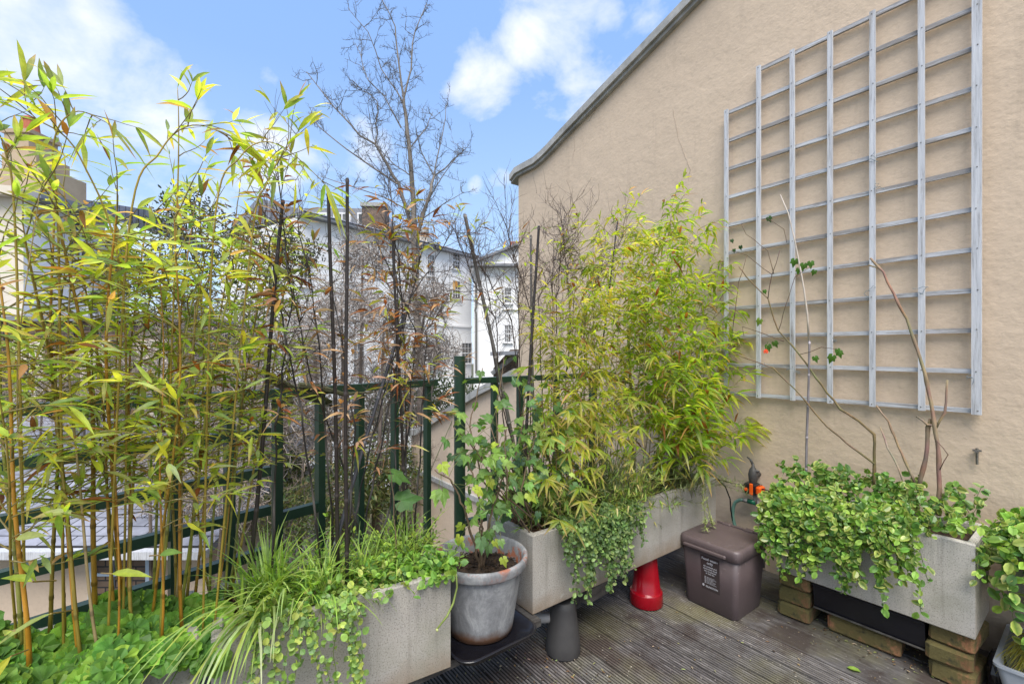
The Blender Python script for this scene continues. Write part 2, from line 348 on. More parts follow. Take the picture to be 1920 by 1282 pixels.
mb = MB(); mb.box((-3, -2, -3), (2.405, 2.1, -.03)); struct(mb, 'terrace_slab', M['render2'])
# dark wet ledge board that carries the planters along the railing
mb = MB(); mb.box((-1.0, 1.135, .197), (.985, 1.50, .222), bev=.003); mb.box((.986, 1.30, .190), (2.30, 1.52, .2195), bev=.004)
tag(mb.build('ledge_board', M['blackm']), 'long dark wet board carrying the stone troughs beside the railing', 'shelf')
mb = MB(); mb.box((1.235, 1.175, .165), (1.40, 1.215, .2225), bev=.004, rot=.08); tag(mb.build('timber_block', M['blackm']), 'small rotting timber offcut wedged under the long trough beside the charcoal pot', 'block')
mb = MB(); mb.box((1.30, 1.38, -.001), (1.42, 1.46, .189), bev=.004); tag(mb.build('timber_block', M['blackm']), 'dark upright timber support in the shade below the long trough', 'block')

mb = MB(); mb.add([(-260, -260, -7), (260, -260, -7), (260, 260, -7), (-260, 260, -7)], [(0, 1, 2, 3)], (1, 1, 1)); struct(mb, 'ground', M['ground'])

# ---- tall beige house wall with the swept stone coping
root = thing('house_wall', (XW, 3.0, 0), 'tall beige rendered side wall with swept grey stone coping behind the trellis', 'wall')
low = [PX(u, v, XW) for u, v in ((972.2, 333), (985, 326), (1006.7, 315), (1020, 304), (1032, 292.6), (1060, 263), (1119, 203), (1320, 0))]
sl = (low[-1].z - low[-3].z) / (low[-1].y - low[-3].y)
low.append(V((XW, -2.6, low[-1].z + sl * (-2.6 - low[-1].y))))
face = MB(); poly = [V((XW, low[0].y, -7))] + low + [V((XW, -2.6, -7))]; face.prism(poly, (.30, 0, 0)); face.build('rendered_face', M['render'], root)
cp = MB(); lo2 = [V((XW, low[0].y + .07, low[0].z - .04))] + low
for a, b, xa in ((.0, .022, -.030), (.0225, .074, -.050)):
    vs = []
    for p in lo2: vs += [(XW + xa, p.y, p.z + a), (XW + .34, p.y, p.z + a), (XW + .34, p.y, p.z + b), (XW + xa, p.y, p.z + b)]
    n = len(lo2); fs = [(i * 4 + j, i * 4 + (j + 1) % 4, i * 4 + 4 + (j + 1) % 4, i * 4 + 4 + j) for i in range(n - 1) for j in range(4)] + [(0, 1, 2, 3), tuple(range(n * 4 - 4, n * 4))]
    cp.add(vs, fs, (1, 1, 1))
cp.build('coping', M['coping'], root)
M['crack'] = simple('crack_line', (.30, .24, .19), (.42, .33, .25), 20, .95, 0)
for px in ([(1262, 205), (1266, 232), (1272, 258), (1284, 290), (1294, 318), (1290, 345)], [(1077, 255), (1077, 280), (1073, 310)], [(1120, 200), (1108, 222), (1100, 232)]):
    c = MB(); pts = []
    for (a, b), (e, f) in zip(px, px[1:]):
        for k in range(5): pts.append(PX(a + (e - a) * k / 5 + R(-1, 1), b + (f - b) * k / 5 + R(-.8, .8), XW - .0002))
    c.tube(pts, [.0016 * R(.5, 1.2) for _ in pts], 4); c.build('crack', M['crack'], root)
bolt = MB(); q = PX(1832, 845, XW - .015); bolt.tube([q + V((0, 0, .01)), q - V((0, 0, .05))], .004, 8); bolt.tube([q + V((-.012, 0, 0)), q + V((.02, 0, 0))], .006, 8)
bolt.tube([q + V((0, .012, .002)), q + V((0, -.012, .002))], .004, 6)
tag(bolt.build('wall_bolt', M['metal']), 'rusty metal bolt sticking out of the bare beige wall below the trellis corner', 'bolt')

# ---- lower side wall beyond, with the same coping
root = thing('side_wall', (XW, 4.5, 0), 'low cream rendered wall with sloping grey coping seen through the railing bars', 'wall')
lw = [PX(u, v, XW + .0) for u, v in ((771, 815), (785, 815), (800, 806), (815, 795), (833, 784), (900, 742), (975, 706))]
lw = sorted(lw, key=lambda p: p.y); lw[0].y = low[0].y + .003
f2 = MB(); f2.prism([V((XW, lw[0].y, -7))] + lw + [V((XW, lw[-1].y, -7))], (.25, 0, 0)); f2.build('rendered_face', M['render2'], root)
c2 = MB(); vs = []
for p in lw: vs += [(XW - .05, p.y, p.z), (XW + .3, p.y, p.z), (XW + .3, p.y, p.z + .07), (XW - .05, p.y, p.z + .07)]
n = len(lw); c2.add(vs, [(i * 4 + j, i * 4 + (j + 1) % 4, i * 4 + 4 + (j + 1) % 4, i * 4 + 4 + j) for i in range(n - 1) for j in range(4)] + [(0, 1, 2, 3), tuple(range(n * 4 - 4, n * 4))], (1, 1, 1))
c2.build('coping', M['coping'], root)
sb = MB(); sb.box((XW - .03, low[0].y + .01, -.35), (XW - .001, lw[-1].y, -.30)); sb.build('string_course', M['coping'], root)

# ---- green railing
root = thing('green_railing', (0, 1.8, 0), 'dark green metal railing with flat horizontal rails behind the left bamboo', 'railing')
Q0 = V((-.332, 1.687, 0)); Q1 = V((1.026, 1.994, 0)); QD = (Q1 - Q0).normalized()
def rail_at(u):
    r = ray(u, 660); n = V((-QD.y, QD.x, 0)); d = (Q0 - EYE).dot(n) / r.dot(n); p = EYE + r * d; return V((p.x, p.y, 0))
def railbar(p, q, z, w=.035, h=.034, name='rail'):
    b = MB(); b.obox(p + V((0, 0, z)), q + V((0, 0, z)), w, h); return b.build(name, M['rail'], root)
L0 = Q0 - QD * .75
railbar(L0, Q1 + QD * .02, .952, .045, .03)
for z in (.815, .675, .535, .39): railbar(L0, rail_at(505), z, .03, .032)
railbar(rail_at(520), rail_at(597), .50, .03, .035)
for u, w in ((327, .034), (430, .034), (520, .034), (600, .034), (674, .034), (740, .030), (801, .030)):
    p = rail_at(u); b = MB(); b.obox(p + V((0, 0, .0)), p + V((0, 0, .936)), w, w * .8, up=QD); b.build('baluster', M['rail'], root)
p = L0; b = MB(); b.obox(p, p + V((0, 0, .99)), .05, .05, up=QD); b.build('post', M['rail'], root)
root = thing('green_railing', (1.8, 2.03, 0), 'dark green railing behind the right hand bamboo running to the beige wall', 'railing')
b = MB(); b.box((1.23, 2.01, .935), (XW - .003, 2.05, .965)); b.build('rail', M['rail'], root)
b = MB(); b.box((1.23, 2.015, .20), (XW - .003, 2.045, .23)); b.build('rail', M['rail'], root)
for u in (927, 975, 1043, 1110, 1180):
    q = PY(u, 700, 2.03); b = MB(); b.box((q.x - .016, 2.016, .231), (q.x + .016, 2.044, .934)); b.build('baluster', M['rail'], root)
b = MB(); q = PY(862, 700, 2.0); b.tube([(q.x, q.y, -.02), (q.x, q.y, 1.08)], .0285, 18)
tag(b.build('green_post', M['rail'], smooth=False), 'tall round dark green post standing alone between the two railings', 'post')
# mossy branch lashed to the rail with weathered floats
root = thing('mossy_branch', rail_at(560) + V((0, -.04, .9)), 'mossy green driftwood branch tied against the top rail', 'branch')
b = MB()
for k in range(4):
    a = PY(498, 700 + k * 4, 1.80 + k * .004); e = PY(612, 748 + k * 3, 1.86 + k * .004)
    b.tube([a, (a + e) / 2 + V((0, 0, -.008)), e, e + (e - a) * .1], [.007, .008, .006, .004], 6)
b.tube([PY(560, 722, 1.83), PY(600, 727, 1.84), PY(645, 739, 1.86), PY(700, 735, 1.88)], [.012, .014, .008, .003], 6)
b.build('stem', M['rope'], root)
for u, v, s in ((520, 752, 1), (541, 748, .85)):
    q = PY(u, v, 1.83); b = MB(); b.lathe([(.001, .035 * s), (.012 * s, .02 * s), (.022 * s, -.01 * s), (.018 * s, -.03 * s), (.001, -.034 * s)], q, 9, squash=.6); b.build('wooden_float', M['rope'], root)

# ---- stone troughs
def trough(loc, L, D, Hh, rot, label, soilmat, name='stone_trough', sm='stone'):
    root = thing(name, loc, label, 'planter', 'stone troughs of the terrace'); root.rotation_euler.z = rot; t = .022
    b = MB(); vs = []; pr = [(0, 0, Hh * 0), (0, 0, Hh)]
    def ring(i, z): return [(i, i, z), (L - i, i, z), (L - i, D - i, z), (i, D - i, z)]
    def rg(i, z, e=.004):
        o = []
        for (x, y), (a, c) in (((i, i), (1, 0)), ((L - i, i), (0, 1)), ((L - i, D - i), (-1, 0)), ((i, D - i), (0, -1))):
            o += [(x - c * e * (-1 if 0 else 0) + (0), y, z)]
        return o
    rings = [ring(.004, 0), ring(0, .004), ring(0, Hh - .004), ring(.003, Hh), ring(t - .003, Hh), ring(t, Hh - .004), ring(t, Hh - .07)]
    vs = [p for r in rings for p in r]; fs = [(3, 2, 1, 0)]
    for r in range(len(rings) - 1):
        for j in range(4): fs.append((r * 4 + j, r * 4 + (j + 1) % 4, r * 4 + 4 + (j + 1) % 4, r * 4 + 4 + j))
    b.add(vs, fs, (1, 1, 1)); body = b.build('body', M[sm]); body.parent = root
    s = MB(); nx, ny = 34, 16; vs = []
    for j in range(ny + 1):
        for i in range(nx + 1):
            vs.append((t + (L - 2 * t) * i / nx, t + (D - 2 * t) * j / ny, Hh - .03 + R(-.008, .010)))
    s.add(vs, [(j * (nx + 1) + i, j * (nx + 1) + i + 1, (j + 1) * (nx + 1) + i + 1, (j + 1) * (nx + 1) + i) for j in range(ny) for i in range(nx)], (1, 1, 1))
    so = s.build('soil', soilmat); so.parent = root
    return root
trough((.0755, 1.163, .224), .555, .265, .266, math.atan2(-.054, .55), 'stone trough full of grasses, dark pole and trailing stems, left of the grey pot', M['mulch'])
trough((-.535, 1.18, .223), .59, .265, .267, -.03, 'stone trough at the far left under the golden bamboo and scalloped leaves', M['soil'])
trough((.971, 1.165, .223), 1.16, .27, .266, 0, 'long stone trough holding the green bamboo between the grey pot and the brown bin', M['mulch'])
trough((2.04, .85, .187), .59, .27, .303, -math.pi / 2, 'pale stone trough raised on brick piers with variegated leaves spilling over', M['soil'], sm='stone2')
trough((2.13, .20, .30), .34, .24, .19, -math.pi / 2, 'stone trough at the right picture edge hidden by hanging variegated leaves', M['soil'])

# ---- brick piers, brick by brick
def brick(loc, L, D, Hh, rot, label, group, k):
    b = MB(); n = 5; pts = []
    b.box((0, 0, 0), (L, D, Hh), (k * R(.9, 1.1), k, k), bev=.009); b.v = [(x_ + R(-.0025, .0025), y_ + R(-.0025, .0025), max(0, min(Hh, z_ + R(-.002, .002)))) for x_, y_, z_ in b.v]
    o = b.build('brick', M['brick']); o.location = loc; o.rotation_euler.z = rot
    o.location.z += .001
    tag(o, label, 'brick', group); return o
zz = 0
for i, w in enumerate(('bottom', 'middle', 'top')):
    brick((2.055 + R(-.004, .004), .735 + R(-.003, .003), zz), .19, .115, .0605, R(-.09, .09), w + ' brick of the pier beside the brown bin under the trough', 'bricks of the trough piers', (.75, .7, 1.3)[i])
    brick((2.055 + R(-.004, .004), .265 + R(-.003, .003), zz), .19, .112, .0605, R(-.07, .07), w + ' brick of the pier at the near corner of the trough', 'bricks of the trough piers', (1.1, .8, 1.35)[i]); zz += .062
brick((2.09, .455, 0), .10, .225, .064, .04, 'loose rounded orange brick lying on the deck under the black tray', 'bricks of the trough piers', 1.35)
root = thing('black_tray', (2.15, .55, .08), 'glossy black plastic tray wedged between the brick piers under the trough', 'tray')
b = MB(); y0, y1 = .385, .722
b.prism([V((2.075, y0, .078)), V((2.095, y0, .078)), V((2.09, y0, .168)), V((2.066, y0, .180)), V((2.050, y0, .181)), V((2.050, y0, .174)), V((2.060, y0, .172))], (0, y1 - y0, 0))
b.box((2.095, y0 + .001, .079), (2.27, y1 - .001, .084)); b.box((2.27, y0, .078), (2.275, y1, .17)); b.build('body', M['black'], root)
b = MB(); b.tube([(2.068, y0, .080), (2.068, y1, .080)], .0035, 6); b.build('lower_lip', M['metal'], root)

# ---- grey plant pot on its square tray
root = thing('pot_tray', (.80, 1.21, .224), 'black rectangular drip tray with rusty rim under the big grey pot', 'tray')
b = MB(); 
def rrect(cx, cy, hx, hy, r, z, n=6):
    o = []
    for sx, sy, a0 in ((1, 1, 0), (-1, 1, 90), (-1, -1, 180), (1, -1, 270)):
        for k in range(n + 1):
            a = math.radians(a0 + 90 * k / n); o.append((cx + sx * (hx - r) + r * math.cos(a), cy + sy * (hy - r) + r * math.sin(a), z))
    return o
rings = [rrect(.783, 1.222, 0.128, .148, .05, .224), rrect(.783, 1.222, 0.140, .160, .05, .243), rrect(.783, 1.222, 0.143, .163, .05, .2435), rrect(.783, 1.222, 0.143, .163, .05, .2465), rrect(.783, 1.222, 0.135, .155, .05, .2465), rrect(.783, 1.222, 0.123, .143, .045, .229)]
vs = [p for r in rings for p in r]; m_ = len(rings[0]); fs = [(r * m_ + j, r * m_ + (j + 1) % m_, (r + 1) * m_ + (j + 1) % m_, (r + 1) * m_ + j) for r in range(5) for j in range(m_)] + [tuple(range(m_ - 1, -1, -1)), tuple(range(5 * m_, 6 * m_))]
b.add(vs, fs, (1, 1, 1)); b.build('body', M['black'], root, True)
PC = V((.796, 1.213, .230))
root = thing('grey_plant_pot', PC, 'big weathered grey flower pot with chipped orange rim between the troughs', 'pot')
b = MB(); b.lathe([(.001, 0), (.094, 0), (.101, .004), (.104, .02), (.113, .08), (.125, .155), (.1315, .196)], (0, 0, 0), 64, (0, 0, 0)); o = b.build('body', M['oldpot'], None, True); o.parent = root
prof = [(.1325, .200), (.1450, .201), (.1480, .206), (.1500, .224), (.1495, .230), (.146, .234), (.140, .234), (.136, .229), (.132, .215), (.124, .170), (.112, .12)]
b = MB(); b.lathe(prof, (0, 0, 0), 64, cols=[(.25,) * 3] * 3 + [(.45,) * 3, (.8,) * 3, (.9,) * 3, (1, 1, 1), (1.3,) * 3, (1.6,) * 3, (2,) * 3, (2,) * 3]); o = b.build('rim', M['oldpot'], None, True); o.parent = root
b = MB(); nr = 12; vs = [(0, 0, .186)]; nn = 40
for i in range(1, nr + 1):
    for j in range(nn): a = 2 * math.pi * j / nn; r = .1235 * i / nr; vs.append((r * math.cos(a), r * math.sin(a), .184 + R(-.006, .006) - .004 * (i / nr)))
fs = [(0, 1 + j, 1 + (j + 1) % nn) for j in range(nn)] + [(1 + (i - 1) * nn + j, 1 + i * nn + j, 1 + i * nn + (j + 1) % nn, 1 + (i - 1) * nn + (j + 1) % nn) for i in range(1, nr) for j in range(nn)]
b.add(vs, fs, (1, 1, 1))
for _ in range(260):
    a, r = R(0, 6.28), .118 * R(0, 1) ** .5; q = V((r * math.cos(a), r * math.sin(a), .188)); d = V((RG(0, 1), RG(0, 1), R(-.1, .4))).normalized(); s = R(.004, .016); k = R(.5, 2.2)
    b.obox(q, q + d * s, s * .4, .0015, (.3, .1, 1), (k, k, k))
o = b.build('soil', M['soil']); o.parent = root

# ---- upturned pots under the long trough
def upcup(c, mat, label, prof, name):
    root = thing(name, c, label, 'pot'); b = MB(); b.lathe(prof, (0, 0, 0), 48); o = b.build('body', mat, None, True); o.parent = root; return root
upcup((1.165, 1.222, .001), M['greypot'], 'upturned charcoal grey pot on the deck below the corner of the long trough', [(.0575, 0), (.062, 0), (.0635, .004), (.0620, .04), (.0535, .11), (.0465, .165), (.043, .190), (.038, .192), (.001, .192)], 'upturned_pot')
upcup((1.682, 1.238, .001), M['red'], 'glossy red upturned pot on the deck between the grey one and the bin', [(.066, 0), (.070, 0), (.0715, .003), (.0695, .052), (.068, .056), (.064, .0575), (.0605, .061), (.053, .13), (.046, .195), (.044, .206), (.001, .208)], 'upturned_pot')
b = MB(); e = PY(1036, 1157, 1.25); p0 = e + V((-.085, .035, .012)); d = (e - p0).normalized(); rg = d.cross(UP).normalized(); u2 = rg.cross(d)
for r_ in (.0180, .0155): b.tube([e, e.lerp(p0, .5), p0], r_, 24, cap=False)
vs = [e + (rg * math.cos(2 * math.pi * j / 24) + u2 * math.sin(2 * math.pi * j / 24)) * r for r in (.0180, .0155) for j in range(24)]
b.add(vs, [(j, (j + 1) % 24, 24 + (j + 1) % 24, 24 + j) for j in range(24)], (1, 1, 1))
tag(b.build('drain_pipe', M['pvc'], None, True), 'open end of a pale grey plastic pipe poking out beside the charcoal pot', 'pipe')

# ---- brown food waste bin
B0 = V((1.955, 1.035, .001)); root = thing('food_waste_bin', B0, 'brown plastic food waste bin with a hinged lid and a dark label printed in white', 'bin')
def loft(rings, caps=True):
    n = len(rings[0]); vs = [p for r in rings for p in r]; fs = [(r * n + j, r * n + (j + 1) % n, (r + 1) * n + (j + 1) % n, (r + 1) * n + j) for r in range(len(rings) - 1) for j in range(n)]
    if caps: fs += [tuple(range(n - 1, -1, -1)), tuple(range((len(rings) - 1) * n, len(rings) * n))]
    return vs, fs
cx, cy = B0.x, B0.y; z = .001
b = MB(); vs, fs = loft([rrect(cx, cy, .108, .110, .022, z), rrect(cx, cy, .111, .113, .022, z + .004), rrect(cx, cy, .118, .120, .022, z + .13), rrect(cx, cy, .126, .128, .024, z + .262)]); b.add(vs, fs, (1, 1, 1)); b.build('body', M['brown'], root, True)
b = MB(); vs, fs = loft([rrect(cx, cy, .129, .131, .026, z + .245), rrect(cx, cy, .133, .135, .028, z + .248), rrect(cx, cy, .1335, .1355, .028, z + .282), rrect(cx, cy, .130, .132, .028, z + .291), rrect(cx, cy, .120, .122, .026, z + .2945), rrect(cx, cy, .116, .118, .025, z + .2925), rrect(cx, cy, .106, .108, .022, z + .2920)]); b.add(vs, fs, (1, 1, 1)); b.build('lid', M['brown'], root, True)
b = MB(); b.box((cx - .147, cy - .085, z + .252), (cx - .1337, cy + .105, z + .268), bev=.004); b.build('handle', M['brown'], root)
b = MB(); b.box((cx + .118, cy - .07, z + .285), (cx + .145, cy - .03, z + .302), bev=.004); b.box((cx + .118, cy + .03, z + .285), (cx + .145, cy + .07, z + .302), bev=.004); b.tube([(cx + .137, cy - .10, z + .293), (cx + .137, cy + .10, z + .293)], .006, 8); b.build('hinge', M['brown'], root)
fx = lambda zz_: cx - .111 - (zz_ - .004) / .126 * .007 if zz_ < .13 else cx - .118 - (zz_ - .13) / .132 * .008
tilt = math.atan(.007 / .126)
b = MB(); yc = cy - .008; h0, h1 = .085, .232
b.add([(fx(h0) - .0009, yc + .040, z + h0), (fx(h0) - .0009, yc - .040, z + h0), (fx(h1) - .0011, yc - .042, z + h1), (fx(h1) - .0011, yc + .042, z + h1)], [(0, 1, 2, 3)], (1, 1, 1)); lab = b.build('label', M['label'], root, fix=False)
def text(s, size, zc, bold=.0, y=None, align='CENTER', mat=None):
    cu = bpy.data.curves.new('t', 'FONT'); cu.body = s; cu.size = size; cu.align_x = align; cu.align_y = 'CENTER'; cu.offset = bold; cu.extrude = .0001
    t = bpy.data.objects.new('t', cu); C.objects.link(t); dg = bpy.context.evaluated_depsgraph_get(); me = bpy.data.meshes.new_from_object(t.evaluated_get(dg)); bpy.data.objects.remove(t)
    me.materials.clear(); me.materials.append(mat or M['print']); o = bpy.data.objects.new('lettering', me); C.objects.link(o); o.parent = lab
    n = V((-math.cos(tilt), 0, -math.sin(tilt))); xa = V((0, -1, 0)); ya = n.cross(xa)
    pos = V((fx(zc) - .0022, (yc if y is None else y), z + zc)) - root.location
    o.matrix_local = Matrix(((xa.x, ya.x, n.x, pos.x), (xa.y, ya.y, n.y, pos.y), (xa.z, ya.z, n.z, pos.z), (0, 0, 0, 1))); return o
text('Food waste', .0155, .219, .0004); text('only', .0155, .204, .0004)
for i, s in enumerate(('All cooked and', 'uncooked food', 'can be placed', 'in this bin')): text(s, .0098, .188 - i * .0098, .00015)
b = MB()
for i in range(6):
    zc = .142 - i * .0052; w = (.040, .046, .034, .044, .040, .047)[i]; q = V((fx(zc) - .0016, 0, z + zc)); b.box((q.x - .0002, yc + .020 - w, q.z - .0006), (q.x, yc + .018, q.z + .0006)); b.box((q.x - .0002, yc + .021, q.z - .0014), (q.x, yc + .025, q.z + .0014))
b.build('lettering', M['print'], lab)
text('ISLINGTON', .0105, .101, .0003, yc - .006)
b = MB(); q = V((fx(.103) - .0016, yc + .032, z + .103)); ring_ = [(q.x, q.y + .0055 * math.cos(2 * math.pi * k / 10) * (1.0 if k % 2 else .8), q.z + .0055 * math.sin(2 * math.pi * k / 10)) for k in range(10)]; b.add(ring_, [tuple(range(10))], (1, 1, 1)); b.build('emblem', M['print'], lab)

# ---- tap with hose timer
T = PX(1412, 905, XW - .06); root = thing('garden_tap', T, 'black wall tap with an orange and black watering timer between bin and leaves', 'tap')
b = MB(); b.tube([T + V((.059, 0, .035)), T + V((.01, 0, .035))], .013, 12); b.lathe([(.001, .10), (.006, .098), (.008, .08), (.016, .07), (.020, .055), (.023, .04), (.020, .015), (.016, .0)], T, 20)
b.tube([T + V((0, -.03, .062)), T + V((0, .012, .067))], [.006, .01], 8)
b.tube([T + V((0, 0, .09)), T + V((0, .012, .115)), T + V((0, .03, .125))], [.007, .006, .003], 8); b.build('valve', M['greypot'], root, True)
b = MB(); b.box(T + V((-.03, -.025, -.055)), T + V((.03, .035, .0)), bev=.006); b.build('timer_body', M['black'], root)
b = MB(); b.box(T + V((-.036, -.052, -.048)), T + V((.02, -.0255, -.004)), bev=.008); b.box(T + V((-.038, -.014, -.052)), T + V((-.0305, .002, .004)), bev=.002)
b.tube([T + V((-.0305, .020, -.030)), T + V((-.036, .020, -.030))], .008, 12); b.build('dial', M['orange'], root)
b = MB(); q = T + V((-.005, .0, -.095)); b.tube([q + V((0, -.015, 0)), q + V((0, .022, 0))], .0125, 16); b.build('connector', M['green'], root, True)
b = MB(); b.tube([q + V((0, .022, 0)), q + V((0, .044, -.001))], .0115, 14); b.tube([T + V((0, -.01, -.055)), q + V((0, -.012, 0))], .009, 10); b.build('collar', M['pvc'], root, True)
b = MB(); b.tube([q + V((0, .044, 0)), q + V((0, .065, -.006)), q + V((-.004, .085, -.022)), q + V((-.006, .095, -.05)), q + V((-.006, .098, -.1)), (2.33, 1.13, .05), (2.32, 1.14, .01)], .0085, 10); b.build('hose', M['hose'], root, True)
b = MB()
b.tube([PY(1310, 885, 1.26), PY(1345, 898, 1.2), PX(1372, 905, 2.3), PX(1392, 909, 2.33), PX(1432, 917, 2.33), PX(1460, 925, 2.32)], .003, 6)
b.tube([PY(1312, 885, 1.28), PY(1340, 893, 1.22), PX(1360, 912, 2.28), PX(1369, 935, 2.3), PX(1370, 955, 2.33), (2.34, 1.16, .1)], .0035, 6)
tag(b.build('irrigation_hose', M['black'], None, True), 'thin black irrigation tubes looping from the trough end to the tap', 'hose')
b = MB(); b.tube([PX(1419, 935, 2.36), PX(1426, 975, 2.375), PX(1430, 1010, 2.385), V((2.39, PX(1430, 1010, 2.385).y, .02))], .009, 10); tag(b.build('water_pipe', M['pvc'], None, True), 'upright pale pipe on the wall under the tap', 'pipe')

# ---- grey trough tray with yellow broom at the right edge
root = thing('storage_tray', (2.2, .05, 0), 'pale grey plastic tray on the deck at the bottom right picture corner', 'tray')
b = MB(); vs, fs = loft([rrect(2.235, .02, .15, .175, .02, .002), rrect(2.235, .02, .17, .20, .02, .118), rrect(2.235, .02, .176, .206, .02, .12), rrect(2.235, .02, .176, .206, .02, .128), rrect(2.235, .02, .164, .194, .02, .128), rrect(2.235, .02, .145, .170, .02, .012)]); b.add(vs, fs, (1, 1, 1)); b.build('body', M['tray'], root)
root = thing('straw_broom', (2.15, .1, .13), 'yellow green straw bristles of a broom head lying in the grey tray', 'broom'); b = MB()
for _ in range(900):
    y = R(-.16, .19); blade(b, V((2.37, y * .7 + .02, .135 + R(-.02, .03))), V((-1, y * 1.2, R(.0, .25))), R(.18, .30), R(.0016, .003), jit((.30, .27, .03), .35), jit((.50, .46, .10), .3), R(.1, .5), 5)
b.build('bristles', M['straw'], root, fix=False)
b = MB(); b.box((2.14, .02, .155), (2.26, .065, .185), bev=.01); b.build('head', M['blue'], root)
root = thing('dark_sack', (2.12, .22, 0), 'crumpled dark plastic sack on the deck behind the near brick pier', 'sack'); b = MB()
prof = [(.001, .12), (.03, .115), (.045, .09), (.05, .06), (.048, .03), (.05, .0)]; b.lathe(prof, (2.17, .225, .001), 18, squash=.5)
b.v = [(x + R(-.004, .004), y + R(-.003, .003), z) for x, y, z in b.v]; b.build('body', M['black'], root)

# ---- trellis
root = thing('wooden_trellis', PX(1600, 770, XW - .03), 'large whitewashed square wooden trellis fixed on the beige wall', 'trellis')
us = [1362, 1422.5, 1485.5, 1556.5, 1636, 1727.5, 1832]; XT = XW - .034; XH = XW - .016
ys = [PX(u, 660, XT).y for u in us]; zr = [1.1 + (660 - v) / 853 * (XT / ray(1832, 660).x) for v in (771, 692.5, 618, 540.5, 462.5, 387, 312.5, 234, 158.5, 83, 9)]
sp = (zr[-1] - zr[0]) / 10; zr = [zr[0] + sp * i + R(-.001, .001) for i in range(13)]
for i, y in enumerate(ys):
    ztop = zr[10] if i == 0 else (zr[11] if i < 5 else zr[12]); ztop = zr[10] + .012 if i == 0 else zr[11] + .012 if i <= 4 else zr[12] + .012
    w = .027 if i in (6,) else .0205; b = MB(); b.obox((XT, y + R(-.002, .002), zr[0] - .012), (XT, y, ztop), .010, w, up=(0, 1, 0)); b.build('upright', M['wwood'], root)
for j, z_ in enumerate(zr):
    ya = ys[0] if j < 11 else (ys[1] if j == 11 else ys[5]); b = MB(); dz = R(-.002, .002); b.obox((XH, ya + .008, z_ + dz), (XH, ys[6] - .008, z_ - dz), .012, .0175, up=(0, 0, 1)); b.build('crosspiece', M['wwood2'], root)
for i, y in enumerate(ys):
    b = MB()
    for j, z_ in enumerate(zr):
        if j <= (10 if i == 0 else 11 if i < 5 else 12): q = V((XT - .0052, y + R(-.003, .003), z_ + R(-.003, .003))); b.tube([q, q + V((-.0012, 0, 0))], .0022, 6)
    b.build('nail_heads', M['metal'], root)
M['twine'] = simple('blue_twine', (.10, .17, .22), (.2, .25, .28), 20, .7, 0)
for u, v in ((1640, 285), (1425, 690), (1482, 690), (1638, 540), (1820, 700), (1722, 548), (1640, 345), (1562, 640)):
    b = MB(); q = PX(u, v, XT - .012); pts = [q]; 
    for k in range(9): pts.append(pts[-1] + V((R(-.002, .002), R(-.018, .018), R(-.016, .012))))
    b.tube(pts, .0009, 4); b.build('twine', M['twine'], root)

# ================================================================== BEYOND THE RAILING
def plane_hit(u, v, q, n):
    r = ray(u, v); return EYE + r * ((V(q) - EYE).dot(n) / r.dot(n))
def window(parent, q, a, n, w, h, nx, ny, frame=None, sill=True):   # q = lower left corner on the wall, a = along, n = outward
    a = a.normalized(); n = n.normalized(); t = .07; up = UP
    f = MB()
    def bar(x0, z0, x1, z1, d=.05, o=.02):
        c = [q + a * x0 + up * z0, q + a * x1 + up * z0, q + a * x1 + up * z1, q + a * x0 + up * z1]
        f.prism([p + n * (o + d) for p in c], -n * d)
    bar(0, 0, t, h); bar(w - t, 0, w, h); bar(t, h - t, w - t, h); bar(t, 0, w - t, t); bar(t, h / 2 - .035, w - t, h / 2 + .035, .04)
    for i in range(1, nx): x = t + (w - 2 * t) * i / nx; bar(x - .014, t, x + .014, h / 2 - .035, .03); bar(x - .014, h / 2 + .035, x + .014, h - t, .03)
    for j in range(1, ny):
        if abs(j - ny / 2) > .1:
            zz_ = t + (h - 2 * t) * j / ny; bar(t, zz_ - .014, w - t, zz_ + .014, .027)
    fo = f.build('window', frame or M['frame'], parent)
    g = MB(); c = [q + a * t + up * t, q + a * (w - t) + up * t, q + a * (w - t) + up * (h - t), q + a * t + up * (h - t)]; g.prism([p + n * .015 for p in c], -n * .01); g.build('pane', M['glass'], fo)
    if sill: s_ = MB(); s_.obox(q - a * .08 + n * .07, q + a * (w + .08) + n * .07, .14, .06); s_.build('sill', frame or M['frame'], fo)
    s2 = MB(); c = [(-.02, h), (w + .02, h)]
    return fo

# ---- white house with slate roofs
A0 = P(884, 660, 32); A1 = P(560, 660, 22); A0.z = A1.z = 0; AD = (A1 - A0).normalized(); AN = V((-AD.y, AD.x, 0))
if AN.dot(EYE - A0) < 0: AN = -AN
def zat(v, d): return H + (660 - v) / FP * d
eave = zat(485, 32)
root = thing('white_house', (A0.x, A0.y, -7), 'long white stucco house with small sash windows behind the bare trees', 'house', 'houses beyond the garden')
A2 = A0 + AD * 12.5
w_ = MB(); w_.prism([V((A0.x, A0.y, -7)), V((A0.x, A0.y, eave)), V((A2.x, A2.y, eave)), V((A2.x, A2.y, -7))], -AN * 9); w_.build('wall', M['white'], root)
e_ = MB(); e_.obox(A0 - AD * .3 + UP * (eave + .08) + AN * .1, A2 + UP * (eave + .08) + AN * .1, .7, .16); e_.build('eaves', M['leadroof'], root)
r_ = MB(); E0 = A0 - AD * .3 + AN * .5 + UP * (eave + .18); E1 = A2 + AN * .5 + UP * (eave + .18)
R0 = A0 + AD * 3.2 - AN * 4.2 + UP * (eave + 1.75); R1 = A2 - AN * 4.2 + UP * (eave + 1.75); B0_ = A0 - AD * .3 - AN * 9 + UP * (eave + .18); B1 = A2 - AN * 9 + UP * (eave + .18)
